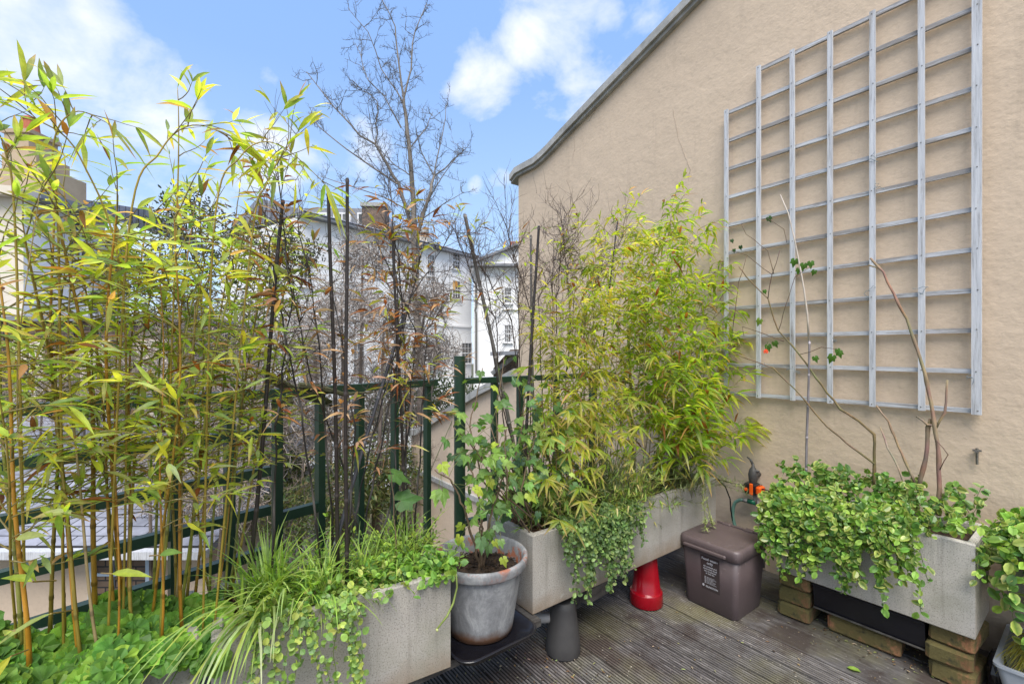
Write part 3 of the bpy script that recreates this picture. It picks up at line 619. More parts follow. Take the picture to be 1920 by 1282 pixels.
r_.add([E0, E1, R1, R0, B0_, B1], [(0, 1, 2, 3), (0, 3, 4), (4, 3, 2, 5), (1, 5, 2), (0, 4, 5, 1)], (1, 1, 1)); r_.build('roof', M['slate'], root)
c_ = MB(); c_.obox(A0 - AD * .0 + UP * zat(613, 32) + AN * .04, A2 + UP * zat(613, 32) + AN * .04, .1, .12); c_.build('string_course', M['white'], root)
for u, v0, v1, wd, nx in ((847, 507, 475, 15, 3), (847, 562, 527, 16, 3), (864, 682, 642, 20, 3), (771, 700, 640, 20, 3), (800, 690, 640, 26, 3), (700, 520, 478, 20, 3), (640, 530, 480, 22, 3), (800, 520, 478, 14, 3), (660, 705, 640, 24, 3), (575, 715, 640, 26, 3), (700, 800, 740, 14, 2), (600, 830, 750, 24, 3), (560, 540, 480, 24, 3), (500, 560, 490, 26, 3)):
    a = plane_hit(u + wd, v0, A0, AN); b_ = plane_hit(u, v0, A0, AN); t_ = plane_hit(u + wd, v1, A0, AN); L_ = (b_ - a).length
    window(root, a, AD, AN, L_, t_.z - a.z, nx, 4)
# projecting wing
BQ = P(888, 660, 29.0); BN = V((-FW.x, -FW.y, 0)); BD = RT
root = thing('white_wing', (BQ.x, BQ.y, -7), 'white gabled house wing with grey pediment beside the edge of the beige wall', 'house', 'houses beyond the garden')
e2 = zat(500, 29); WW = 5.2
b = MB(); b.prism([V((BQ.x, BQ.y, -7)), V((BQ.x, BQ.y, e2)), BQ + BD * WW + UP * (e2 - H), V(((BQ + BD * WW).x, (BQ + BD * WW).y, -7))], -BN * 6); b.build('wall', M['white'], root)
b = MB(); g0 = BQ - BD * .35 + UP * (e2 - H); g1 = BQ + BD * (WW + .35) + UP * (e2 - H); gp = BQ + BD * 2.75 + UP * (e2 - H + 1.25)
b.prism([g0 + BN * .25, g1 + BN * .25, gp + BN * .25], -BN * 6.5); b.build('pediment', M['white'], root)
for p_, q_ in ((g0, gp), (gp, g1)):
    b = MB(); b.obox(p_ + BN * .25 + UP * .06, q_ + BN * .25 + UP * .06, .7, .14); b.obox(p_ - BN * 3.2 + UP * .12, q_ - BN * 3.2 + UP * .12, 6.4, .1); b.build('roof', M['leadroof'], root)
b = MB(); b.obox(g0 + BN * .2 + UP * .02, g1 + BN * .2 + UP * .02, .8, .14); b.build('cornice', M['leadroof'], root)
for u, v0, v1, wd in ((945, 570, 538, 15), (945, 643, 608, 14)):
    a = plane_hit(u, v0, BQ, BN); c = plane_hit(u + wd, v1, BQ, BN); window(root, a, BD, BN, wd / FP * 29, c.z - a.z, 3, 4)
b = MB(); pts = []
for k in range(13): an = math.pi - math.pi / 2 * k / 12; pts.append(P(948, 592, 28.93) + BD * (.75 * math.cos(an)) + UP * (.75 * math.sin(an)))
pts = [P(926, 600, 28.93)] + [p for p in pts[:0]] + [P(926 + 14 * math.sin(k * .26), 594 - 14 * (1 - math.cos(k * .26)), 28.93) for k in range(7)] + [P(985, 580, 28.93)]
b.tube(pts, .05, 6); b.build('arch_moulding', M['white'], root)
b = MB(); b.tube([P(893, 500, 28.8), P(893, 575, 28.8), P(891, 582, 28.8), P(893, 588, 28.8), P(893, 700, 28.8)], .07, 8); b.build('drainpipe', M['metal'], root)
# lead valley roof between the two
root = thing('chimney_stack', P(965, 480, 34), 'row of orange chimney pots on a far stack at the beige wall edge', 'chimney')
b = MB(); p = P(958, 470, 34); p2 = P(990, 470, 34); b.obox(p - UP * 3, p2 - UP * 3, 1, 6); b.build('stack', M['cream'], root)
for k in range(5):
    b = MB(); q = P(958 + k * 6, 470, 33.8); b.lathe([(.1, -.05), (.12, 0), (.10, .55), (.13, .6), (.11, .66), (.08, .66)], q, 10); b.build('chimney_pot', M['terra'], root)
root = thing('shed_gable', P(965, 700, 16), 'small dark brick gable with pale sloping verge low beside the beige wall', 'building')
b = MB(); p = P(930, 760, 16); b.prism([P(925, 760, 16), P(925, 690, 16), P(957, 655, 16), P(985, 655, 16), P(985, 760, 16)], FW * 3); b.build('wall', M['oldbrick'], root)
b = MB(); b.obox(P(922, 700, 15.8), P(975, 660, 15.8), .3, .14); b.build('verge', M['coping'], root)
b = MB(); b.obox(P(923, 663, 16), P(990, 660, 16), 3.0, .12); b.build('roof', M['leadroof'], root)
# ---- house behind with mansard, dormers and brown chimney
def local_root(name, u, v, d, label, cat, group=None):
    r = thing(name, P(u, v, d), label, cat, group); r.rotation_euler.z = math.atan2(RT.y, RT.x); return r
def lb(root, name, mat, fn):
    b = MB(); fn(b); o = b.build(name, mat); o.parent = root; return o
root = local_root('mansard_house', 600, 660, 34, 'distant cream house with grey mansard roof and white dormers left of the chimney stack', 'house', 'houses beyond the garden')
z0 = -8.1; S = 34 / FP
lb(root, 'wall', M['cream'], lambda b: b.box((-7, 0, z0), (8, 8, 8.9)))
lb(root, 'parapet', M['coping'], lambda b: b.box((-7.2, -.2, 8.9), (8.1, .25, 9.2)))
lb(root, 'roof', M['leadroof'], lambda b: b.prism([V((-3.0, .5, 8.9)), V((-1.5, .5, 10.9)), V((4.4, .5, 10.9)), V((5.2, .5, 8.9))], (0, 6, 0)))
for x in (-.9, .9, 2.7):
    f = lb(root, 'dormer', M['frame'], lambda b: b.box((x, .25, 9.3), (x + 1.3, 1.4, 10.5)))
    g = MB(); g.box((x + .12, .22, 9.45), (x + .6, .26, 10.38)); g.box((x + .7, .22, 9.45), (x + 1.18, .26, 10.38)); o = g.build('pane', M['glass']); o.parent = f
root = local_root('chimney_stack', 703, 660, 30, 'weathered brown brick chimney stack rising behind the bare tree trunk', 'chimney')
lb(root, 'stack', M['oldbrick'], lambda b: (b.box((-.85, 0, -6), (.62, 1.2, 9.6)), b.box((-1.6, .2, -6), (-.851, 1.0, 8.3))))
lb(root, 'cap', M['coping'], lambda b: b.box((-.95, -.1, 9.6), (.72, 1.3, 9.85)))
# ---- cream house at the far left
K0 = P(44, 660, 10.5); K1 = P(197, 660, 12.6); K2 = P(-330, 660, 9.6)
root = thing('cream_house', (K0.x, K0.y, -7), 'tall cream house with a stepped ochre chimney at the left picture edge', 'house', 'houses beyond the garden')
kt = zat(372, 10.5)
def wallp(b, p, q, z1, z2, th):
    d = (q - p).normalized(); n = V((-d.y, d.x, 0)); n = n if n.dot(p - EYE) > 0 else -n
    b.prism([V((p.x, p.y, z1)), V((p.x, p.y, z2)), V((q.x, q.y, z2)), V((q.x, q.y, z1))], n * th)
b = MB(); wallp(b, K0 + (K1 - K0) * .0005, K1, -7, kt, 5); b.build('side_wall', M['shadew'], root)
b = MB(); wallp(b, K0, K2, -7, kt - .003, 4.5); b.build('front_wall', M['cream'], root)
b = MB(); b.obox(K0 + UP * (kt - H + .1), K1 + UP * (kt - H + .1), .8, .18); b.build('eaves', M['leadroof'], root)
b = MB(); b.obox(K0 + UP * (kt - H + .1), K2 + UP * (kt - H + .1), .5, .2); b.build('cornice', M['cream'], root)
b = MB(); m0 = FW * 5; b.add([K0 + UP * (kt - H + .2), K1 + UP * (kt - H + .2), K1 + m0 + UP * (kt - H + .2), K0 + m0 + UP * (kt - H + .2), (K0 + K1) / 2 + m0 * .5 + UP * (kt - H + .85)], [(0, 1, 4), (1, 2, 4), (2, 3, 4), (3, 0, 4), (3, 2, 1, 0)], (1, 1, 1)); b.build('roof', M['slate'], root)
ch = MB(); cc = P(62, 372, 11.5); cc.z = 0
ang = math.atan2(RT.y, RT.x)
def cbox(b, hw, hd, z1, z2, dx=0): p = cc + RT * dx; b.obox(V((p.x, p.y, 0)) - RT * hw + UP * ((z1 + z2) / 2), V((p.x, p.y, 0)) + RT * hw + UP * ((z1 + z2) / 2), hd * 2, z2 - z1)
zc_ = lambda v: zat(v, 11.5)
cbox(ch, .60, .5, zc_(385), zc_(330), .28); cbox(ch, .42, .42, zc_(330), zc_(300), .10); cbox(ch, .30, .36, zc_(300), zc_(262), -.03); cbox(ch, .36, .4, zc_(262), zc_(255), -.03); M['ochre'] = simple('ochre_stucco', (.46, .36, .25), (.38, .29, .20), 1.5, .9, .3, .01, fine=12); cho = ch.build('chimney', M['ochre'], root)
b = MB(); b.lathe([(.16, 0), (.18, .05), (.15, .35), (.19, .4), (.14, .45)], cc + UP * zc_(255) + RT * -.05, 12); b.build('chimney_pot', M['terra'], cho)
KD = (K1 - K0).normalized(); KN = V((-KD.y, KD.x, 0)); KN = KN if KN.dot(EYE - K0) > 0 else -KN
a = plane_hit(160, 592, K0, KN); c = plane_hit(188, 545, K0, KN); window(root, a, KD, KN, 1.0, c.z - a.z, 3, 4)
a = plane_hit(120, 480, K0, KN); window(root, a, KD, KN, .8, 1.0, 2, 4)
# ---- brick outbuilding with lattice fence
root = local_root('brick_outbuilding', 120, 660, 9.2, 'low weathered brick outbuilding with pale doors behind the golden bamboo', 'building')
lb(root, 'wall', M['oldbrick'], lambda b: b.box((-4.5, 0, -8), (2.6, 2.5, .62)))
lb(root, 'roof', M['leadroof'], lambda b: b.box((-4.6, -.15, .62), (2.7, 2.6, .72)))
for x in (-1.0, .35, 1.5):
    f = lb(root, 'door', M['cream'], lambda b: b.box((x, -.04, -1.7), (x + .62, -.003, .25)))
    lb(f, 'handle', M['metal'], lambda b: b.box((x + .52, -.07, -.75), (x + .55, -.041, -.6)))
root = local_root('lattice_fence', 60, 660, 8.2, 'thin black square lattice fence in front of the brick outbuilding', 'fence')
for i in range(9):
    x = -2.2 + i * .42; lb(root, 'upright', M['black'], lambda b: b.box((x, 0, -1.2), (x + .022, .02, .38)))
for j in range(4):
    z_ = -1.0 + j * .42; lb(root, 'rail', M['black'], lambda b: b.box((-2.4, -.02, z_), (1.5, -.001, z_ + .022)))
# ---- slate roofed lower house at the left
root = local_root('slate_house', -60, 660, 4.7, 'lower neighbouring house with grey slate roof and pale blue window below the railing', 'house', 'houses beyond the garden')
zE, zR = -2.0, -1.2
lb(root, 'wall', M['render2'], lambda b: b.box((-3.5, .25, -8), (2.35, 3.5, zE - .04)))
rf = lb(root, 'roof', M['slate'], lambda b: b.prism([V((-3.7, 0, zE)), V((-3.7, 3.8, zR)), V((-3.7, 3.8, zR - .2)), V((-3.7, .0, zE - .08))], (6.2, 0, 0)))
lb(root, 'gutter', M['wwood'], lambda b: b.box((-3.7, -.10, zE - .10), (2.5, -.003, zE - .02)))
for x in (1.05, ):
    f = lb(root, 'window', M['bframe'], lambda b: [b.box(q0, q1) for q0, q1 in (((x, .20, -2.85), (x + .06, .249, -2.15)), ((x + .62, .20, -2.85), (x + .70, .249, -2.15)), ((x + .06, .20, -2.22), (x + .62, .249, -2.15)), ((x + .06, .20, -2.85), (x + .62, .249, -2.78)), ((x + .23, .21, -2.78), (x + .26, .248, -2.22)), ((x + .42, .21, -2.78), (x + .45, .248, -2.22)), ((x + .06, .215, -2.42), (x + .62, .247, -2.39)))])
    lb(f, 'pane', M['oldbrick'], lambda b: b.box((x + .06, .235, -2.78), (x + .62, .2395, -2.22)))

# ---- bare tree
BARK = (.20, .175, .15)
def limb(mb, px, d, r0, r1, col=BARK, jitter=.10, sides=6, dj=.4):
    pts = []; dd = d
    for i, (u, v) in enumerate(px):
        pts.append(P(u, v, dd)); dd += R(-dj, dj) * .35
    fine = []
    for a, b in zip(pts, pts[1:]):
        k = max(2, int((b - a).length / .22))
        for i in range(k): fine.append(a.lerp(b, i / k) + rv(.012 if i else 0))
    fine.append(pts[-1]); n = len(fine); mb.tube(fine, [r0 + (r1 - r0) * i / (n - 1) for i in range(n)], sides, col); return fine
def branchlets(mb, path, L, r, per, depth, col, up=.25, bend=.35, tips=True, sub=2):
    for i in range(1, len(path)):
        for _ in range(per if R(0, 1) < .9 else 0):
            t = R(0, 1); p = path[i - 1].lerp(path[i], t); ax = (path[i] - path[i - 1]).normalized()
            d = (ax * .55 + rv(.75) + V((0, 0, up))).normalized(); l = L * R(.45, 1.1); k = R(.75, 1.15)
            pts, _d = twig(mb, p, d, l, r, 5 if depth else 3, tuple(c * k for c in col), bend, 4 if depth else 3, .10)
            if depth: branchlets(mb, pts, L * .45, r * .62, sub, depth - 1, col, up, bend, sub=sub)
root = thing('bare_tree', P(790, 900, 8), 'tall leafless tree with forked trunk against the blue sky', 'tree')
mb = MB()
t1 = limb(mb, [(800, 1300), (797, 1000), (792, 800), (789, 700), (783, 600), (779, 520), (777, 450), (776, 420)], 8, .095, .06, dj=.05, sides=9)
t2 = limb(mb, [(781, 560), (752, 500), (738, 470)], 8, .035, .02, sides=7); mb.build('trunk', M['bark'], root, True)
mb = MB(); limbs = []
for px, r0, r1 in (
    ([(776, 420), (773, 350), (768, 280), (761, 215), (757, 185)], .045, .022), ([(757, 185), (771, 130), (778, 60), (800, 8)], .018, .006), ([(757, 185), (748, 120), (741, 50), (716, 0)], .018, .006),
    ([(778, 440), (748, 345), (715, 290), (703, 270)], .040, .022), ([(703, 270), (675, 255), (640, 215), (610, 180), (575, 135)], .018, .006), ([(703, 270), (707, 190), (680, 170), (660, 150)], .014, .005),
    ([(745, 345), (700, 315), (650, 280), (600, 240), (578, 210)], .018, .006), ([(779, 450), (808, 360), (814, 330)], .032, .02), ([(814, 330), (790, 285), (780, 240)], .012, .005),
    ([(814, 330), (850, 300), (872, 280)], .013, .005), ([(814, 330), (830, 250), (836, 195)], .013, .005), ([(757, 195), (715, 130), (690, 60), (652, 15)], .013, .004),
    ([(768, 280), (800, 240), (812, 210)], .011, .004), ([(752, 240), (720, 180), (690, 150), (665, 80)], .011, .004), ([(770, 330), (740, 310), (700, 260), (690, 200)], .012, .004),
    ([(776, 400), (720, 370), (660, 350), (600, 330)], .014, .005), ([(779, 420), (835, 380), (870, 360)], .011, .004), ([(783, 600), (740, 560), (700, 480), (640, 440)], .018, .006),
    ([(785, 640), (820, 560), (845, 500)], .014, .005), ([(787, 680), (720, 620), (660, 560), (600, 540)], .018, .005), ([(778, 470), (790, 400), (830, 330), (860, 290)], .014, .005), ([(765, 520), (700, 440), (650, 390), (590, 370)], .014, .005)):
    limbs.append(limb(mb, px, 8 + R(-.5, .5), r0, r1, dj=.5))
nb = len(mb.f)
for l in limbs: branchlets(mb, l, .46, .0056, 2, 2, (.13, .118, .105), .28, .24, sub=1)
mb.build('branches', M['bark'], root)

# ---- thicket of bare shrubs between the railing and the white house
def shrub(loc, h, spread, n, label, col, name='bare_shrub', twl=.3, seed=1, cat='shrub', r=.007, per=2):
    random.seed(seed); root = thing(name, loc, label, cat, 'bare shrubs of the garden'); mb = MB(); st = MB()
    for i in range(n):
        a = R(0, 6.28); d = V((math.cos(a) * spread, math.sin(a) * spread, 1.3)).normalized(); L = h * R(.6, 1.05)
        pts, _ = twig(st, V(loc) + V((math.cos(a) * .1, math.sin(a) * .1, 0)), d, L, r * R(.8, 1.6), 9, tuple(c * R(.8, 1.2) for c in col), .11, 5, .05)
        branchlets(mb, pts[2:], twl, r * .42, per, 2 if per > 1 else 1, col, .15, .35)
    st.build('stems', M['bark'], root); mb.build('twigs', M['bark'], root)
    return root
GB = (.22, .195, .17); RB = (.21, .165, .135)
shrub(P(310, 1180, 6.2), 4.4, .55, 12, 'grey bare shrub directly behind the golden bamboo', GB, seed=11, r=.008, twl=.36)
shrub(P(440, 1150, 6.8), 4.4, .5, 12, 'tangled brownish bare shrub behind the horizontal railing bars', RB, seed=12, r=.008, twl=.36)
shrub(P(560, 1180, 6.0), 4.6, .45, 12, 'tall fine twigged bare shrub left of the bare tree', GB, seed=13, r=.008, twl=.36)
shrub(P(680, 1200, 5.6), 3.7, .45, 10, 'bare shrub seen between the dark bamboo poles', RB, seed=14, twl=.32)
shrub(P(200, 1100, 7.2), 3.4, .6, 10, 'low bare shrub in front of the brick outbuilding', GB, seed=15, twl=.34)
shrub(P(780, 1150, 6.4), 3.0, .5, 8, 'small bare shrub at the foot of the leafless tree', GB, seed=16, twl=.3)
shrub(P(395, 1120, 8.8), 6.2, .4, 10, 'high bare shrub overtopping the others at the left', GB, seed=17, twl=.5, r=.011)
shrub(P(70, 1060, 7.6), 2.6, .8, 8, 'pale dry bare shrub beside the lattice fence', (.24, .19, .14), seed=18, twl=.34)
random.seed(40)
def leafy(name, centres, n, s, cols, label, cat, stemcol=(.08, .06, .04), base=None, mat='leaf2', asp=.35, group=None):
    c0 = centres[0][0]; base = base or V((c0.x, c0.y, -7)); root = thing(name, base, label, cat, group); b = MB()
    tr = MB()
    for c, r in centres:
        tr.tube([base, base.lerp(c, .5) + rv(.1), c], [.09 if r > .8 else .04, .05, .015], 6, stemcol)
    tr.build('trunk', M['bark'], root)
    for _ in range(n):
        c, r = random.choice(centres); q = rv().normalized() * r * R(.25, 1) ** .6; q.z *= .8; k = RG(1, .3)
        p = c + q
        for _k in range(3):
            oval(b, p + rv(s * .8), rv() + V((0, 0, .2)), rv() + V((0, 0, .8)), s * R(.7, 1.4), s * R(.7, 1.4) * asp, jit(random.choice(cols), .3))
    b.build('foliage', M[mat], root, fix=False); return root
DG = [(.05, .065, .035), (.075, .085, .045), (.035, .045, .025), (.10, .09, .06)]
leafy('evergreen_tree', [(P(310, 470, 13), 1.3), (P(400, 450, 13.5), 1.4), (P(480, 470, 14), 1.3), (P(250, 520, 13), 1.0), (P(350, 400, 14), .9), (P(440, 560, 13), 1.2), (P(330, 600, 13), 1.2), (P(560, 470, 15), .9)], 1900, .13, DG, 'dark ivy clad evergreen tree behind the golden bamboo', 'tree', group='garden trees')
OG = [(.07, .10, .025), (.11, .13, .035), (.05, .08, .03), (.16, .15, .06)]
leafy('garden_bush', [(P(700, 905, 5.2), .55), (P(640, 930, 4.8), .5), (P(760, 890, 5.6), .5)], 1500, .07, OG, 'olive green bush in the garden below the upright railing bars', 'bush', asp=.25, group='garden bushes')
leafy('garden_bush', [(P(560, 960, 5.4), .5), (P(480, 930, 6.0), .6), (P(520, 880, 6.4), .4)], 1200, .07, OG, 'loose olive bush below the mossy branch', 'bush', asp=.25, group='garden bushes')
leafy('garden_bush', [(P(735, 770, 8.5), .7), (P(790, 740, 9), .7), (P(850, 760, 9.4), .7)], 1500, .09, [(.045, .07, .03), (.08, .10, .04)], 'dense green bush at the foot of the white house left of the tall post', 'bush', asp=.3, group='garden bushes')
leafy('garden_bush', [(P(620, 820, 7), .8), (P(540, 800, 7.5), .8), (P(700, 830, 7), .7)], 1300, .08, [(.12, .12, .06), (.09, .10, .04), (.16, .13, .08)], 'dry straw coloured bush behind the upright bars', 'bush', asp=.2, group='garden bushes')

def brush(name, centres, n, L, cols, label, seed, group='bare shrubs of the garden', cat='shrub'):
    random.seed(seed); c0 = centres[0][0]; root = thing(name, V((c0.x, c0.y, -7)), label, cat, group); b = MB(); tr = MB(); base = V((c0.x, c0.y, -7))
    for c, r in centres: tr.tube([base, base.lerp(c, .5) + rv(.1), c], [.06, .04, .012], 6, (.15, .12, .1))
    tr.build('stems', M['bark'], root)
    for _ in range(n):
        c, r = random.choice(centres); q = rv().normalized() * r * R(.1, 1) ** .5; q.z *= .75; k = R(.6, 1.3)
        twig(b, c + q, rv() + V((0, 0, .25)), L * R(.4, 1.3), .0035 * R(.7, 1.6), 3, tuple(x * k for x in random.choice(cols)), .5, 3)
    b.build('twigs', M['bark'], root); return root
TC = [(.32, .28, .245), (.24, .20, .17), (.38, .33, .28), (.27, .20, .155)]
brush('bramble_thicket', [(P(300, 700, 7), .8), (P(380, 740, 6.6), .7), (P(250, 720, 7.4), .7), (P(340, 620, 7.6), .8)], 3000, .34, TC, 'dense grey bramble tangle behind the golden bamboo above the slate roof', 61)
brush('bramble_thicket', [(P(470, 760, 5.6), .7), (P(540, 700, 6), .7), (P(500, 620, 6.6), .7), (P(570, 800, 5.6), .6), (P(430, 840, 5.6), .6)], 3800, .30, TC, 'dense brown bramble tangle behind the balusters below the mossy branch', 62)
brush('bramble_thicket', [(P(640, 700, 7), .7), (P(690, 760, 6.4), .6), (P(650, 600, 7.6), .6), (P(740, 690, 7.6), .6)], 1900, .32, TC, 'looser bramble tangle between the dark canes and the leafless tree', 63)
brush('bramble_thicket', [(P(80, 740, 7), .5), (P(160, 750, 7), .6), (P(10, 700, 7), .6), (P(200, 690, 8), .7)], 2200, .28, [(.30, .25, .2), (.2, .16, .13), (.36, .30, .22)], 'low pale bramble tangle lying over the top edge of the slate roof', 64)
brush('bramble_thicket', [(P(340, 900, 4.3), .45), (P(420, 930, 4.2), .4), (P(280, 850, 4.9), .4)], 1500, .22, TC, 'brown bramble tangle creeping over the right side of the slate roof', 65)

brush('twiggy_shrub', [(P(640, 560, 5.4), .45), (P(720, 600, 5.2), .45), (P(800, 560, 5.6), .35), (P(820, 660, 5.8), .35), (P(590, 640, 5.2), .4), (P(680, 480, 5.8), .35)], 3200, .26, [(.36, .31, .27), (.22, .17, .14), (.42, .37, .33)], 'open twiggy shrub screening the white house between dark canes and tree trunk', 66)

# ================================================================== PLANTS ON THE TERRACE
YG = [(.46, .53, .09), (.38, .48, .08), (.28, .40, .08), (.58, .57, .09), (.19, .30, .09), (.40, .47, .17), (.38, .46, .23), (.30, .40, .14)]
TAN = (.50, .30, .16); BR = (.22, .09, .035)
def bleaf(mb, p, d, L, W, cols=YG, droop=.35, brown=.05, tan=.3):
    x = R(0, 1); col = jit(random.choice(cols), .2); tip = None
    if x < brown: col = jit(random.choice([BR, TAN]), .25)
    elif x < brown + tan: tip = jit(random.choice([TAN, (.42, .22, .09), (.5, .42, .2)]), .2)
    lance(mb, p, d, UP + rv(.35), L, W, col, tip, droop * R(.3, 1.6), R(.1, .45))
def spray(tw, lf, p, d, L, leaf, n, cols, r=.0018, wood=(.20, .16, .05), wr=.15, droop=.2, brown=.05, tan=.3, grav=-.03):
    pts, dd = twig(tw, p, d, L, r, 5, wood, .10, 4, grav)
    for i in range(n):
        t = .35 + .65 * (i + R(0, .6)) / n; k = min(4.999, t * 5); a = int(k); q = pts[a].lerp(pts[a + 1], k - a)
        ax = (pts[a + 1] - pts[a]).normalized(); ax.z *= .5; az = rv(); az.z *= .3; dl = (ax * .6 + az.normalized() * .8 + V((0, 0, -.02))).normalized()
        bleaf(lf, q, dl, leaf * R(.65, 1.15), leaf * wr * R(.8, 1.2), cols, droop, brown, tan)
    for k in range(2): bleaf(lf, pts[-1], (dd + rv(.3)).normalized(), leaf * R(.8, 1.1), leaf * wr, cols, droop, brown, tan)
def culm(root, base, top, r, col, leafy0, nsp, sprayL, leaf, cols=YG, nl=4, bend=.03, node=.11, wr=.15, wood=(.20, .16, .05), brown=.05, tan=.3, lean=V((0, 0, 0)), seg=14, droop=.2, name='culm', ringc=None):
    b = MB(); n = seg; L = (top - base).length; side = (top - base).cross(UP); side = rv(1) if side.length < 1e-3 else side.normalized(); pts = []; cols_ = []; rs = []
    s1, s2 = R(-bend, bend), R(-bend, bend); off = R(0, node); z_ = 0; path = lambda t: base.lerp(top, t) + V((s1, s2, 0)) * math.sin(math.pi * t) + V((math.sin(t * 9 + s1 * 90), math.cos(t * 7 + s2 * 90), 0)) * .004
    t = 0; ts = [0]; k = max(3, int(L / node))
    for i in range(k):
        c = (i + 1) / k
        ts += [c - .35 / k, c - .012 / L * .6, c - .004 / L, c + .003 / L, c + .012 / L * .5]
    ts = sorted(min(1, x) for x in set(ts)); kk = R(.85, 1.15)
    for x in ts:
        pts.append(path(x)); rr = r * (1 - .62 * x); fr = (x * k) % 1; nodei = fr < .004 / L * k * 1.2 or fr > 1 - .006 / L * k
        rs.append(rr * (1.18 if nodei else 1)); c = lerp(col, (.20, .19, .04), .25 * x); cols_.append(tuple(q * kk * (.55 if nodei else 1) for q in c) if not ringc or not nodei else ringc)
    b.tube(pts, rs, 7, cols=cols_); o = b.build(name, M['culm'], root, True)
    if nsp:
        tw = MB(); lf = MB()
        for i in range(nsp):
            x = leafy0 + (1 - leafy0) * ((i + R(0, .9)) / nsp); p = path(min(x, 1)); a = R(0, 6.28)
            d = (V((math.cos(a), math.sin(a), R(.2, .9))) + lean).normalized(); spray(tw, lf, p, d, sprayL * R(.5, 1.15), leaf, nl if R(0, 1) < .8 else nl + 2, cols, .0016, wood, wr, droop, brown, tan)
        spray(tw, lf, path(1), (top - base).normalized() + rv(.15) + lean * .5, sprayL, leaf, nl + 2, cols, .0014, wood, wr, droop, brown, tan)
        tw.build('twigs', M['culm'], o); lf.build('leaves', M['leaf'], o, fix=False)
    return o
random.seed(3)
ORA = [(.42, .20, .02), (.36, .20, .025), (.32, .24, .04), (.22, .23, .04), (.40, .30, .15), (.28, .23, .03)]
def golden(label, px, loc, ridx):
    root = thing('golden_bamboo', loc, label, 'bamboo', 'golden bamboos in the left trough')
    for (ub, ut, vt, rad, ci) in px:
        yb = R(1.20, 1.36); yt = yb + R(-.16, .14); q = PY(ub, 1000, yb); t = PY(ut + R(-28, 28), vt + 150, yt)
        d = (q - t) / max(.05, (t.z - q.z)); base = q + d * (q.z - .46); base.y = min(max(base.y, 1.19), 1.42)
        culm(root, base, t, rad * R(.50, .85), ORA[ci], .33, 19, .14, .060, nl=3, node=.12, wr=.165, tan=.42, brown=.08, lean=V((.25, 0, -.1)))
    return root
golden('golden bamboo clump with thick orange culms at the left picture edge', [(32, 4, 350, .0062, 0), (20, -30, 240, .005, 3), (78, 30, 300, .0055, 2), (100, 70, 270, .0045, 1), (-25, -50, 300, .005, 0), (60, 60, 215, .004, 4), (5, -10, 480, .0045, 2)], (-.38, 1.3, .45), 0)
golden('golden bamboo clump with several bright orange culms left of centre trough end', [(140, 95, 235, .0062, 0), (158, 132, 240, .0070, 1), (148, 105, 330, .006, 2), (178, 165, 300, .004, 4), (215, 205, 262, .0042, 0), (240, 228, 255, .0066, 0), (228, 180, 340, .0045, 3), (190, 150, 200, .004, 1)], (-.18, 1.3, .45), 0)
golden('golden bamboo clump with leaning slim culms beside the grass tussock', [(268, 300, 300, .005, 2), (290, 345, 260, .0045, 1), (300, 322, 380, .005, 0), (330, 400, 300, .005, 3), (350, 385, 250, .0045, 0), (368, 430, 290, .0045, 3), (395, 395, 340, .004, 2), (420, 480, 330, .004, 1), (338, 340, 420, .006, 4), (440, 500, 270, .004, 3)], (.03, 1.3, .45), 0)
root = thing('golden_bamboo', (.1, 1.4, .45), 'finer leaved golden bamboo filling the back between the thick culms and the dark canes', 'bamboo', 'golden bamboos in the left trough')
for (ub, ut, vt) in ((250, 270, 420), (300, 330, 400), (350, 370, 430), (380, 440, 400), (410, 470, 420), (430, 520, 430), (450, 540, 480), (320, 300, 470), (440, 500, 520)):
    q = PY(ub, 1000, 1.38); t = PY(ut, vt, 1.44); d = (q - t) / (t.z - q.z); culm(root, q + d * (q.z - .46), t, .0034, random.choice(ORA), .36, 18, .15, .050, nl=4, node=.12, wr=.17, tan=.3, brown=.08, lean=V((.3, 0, .0)))
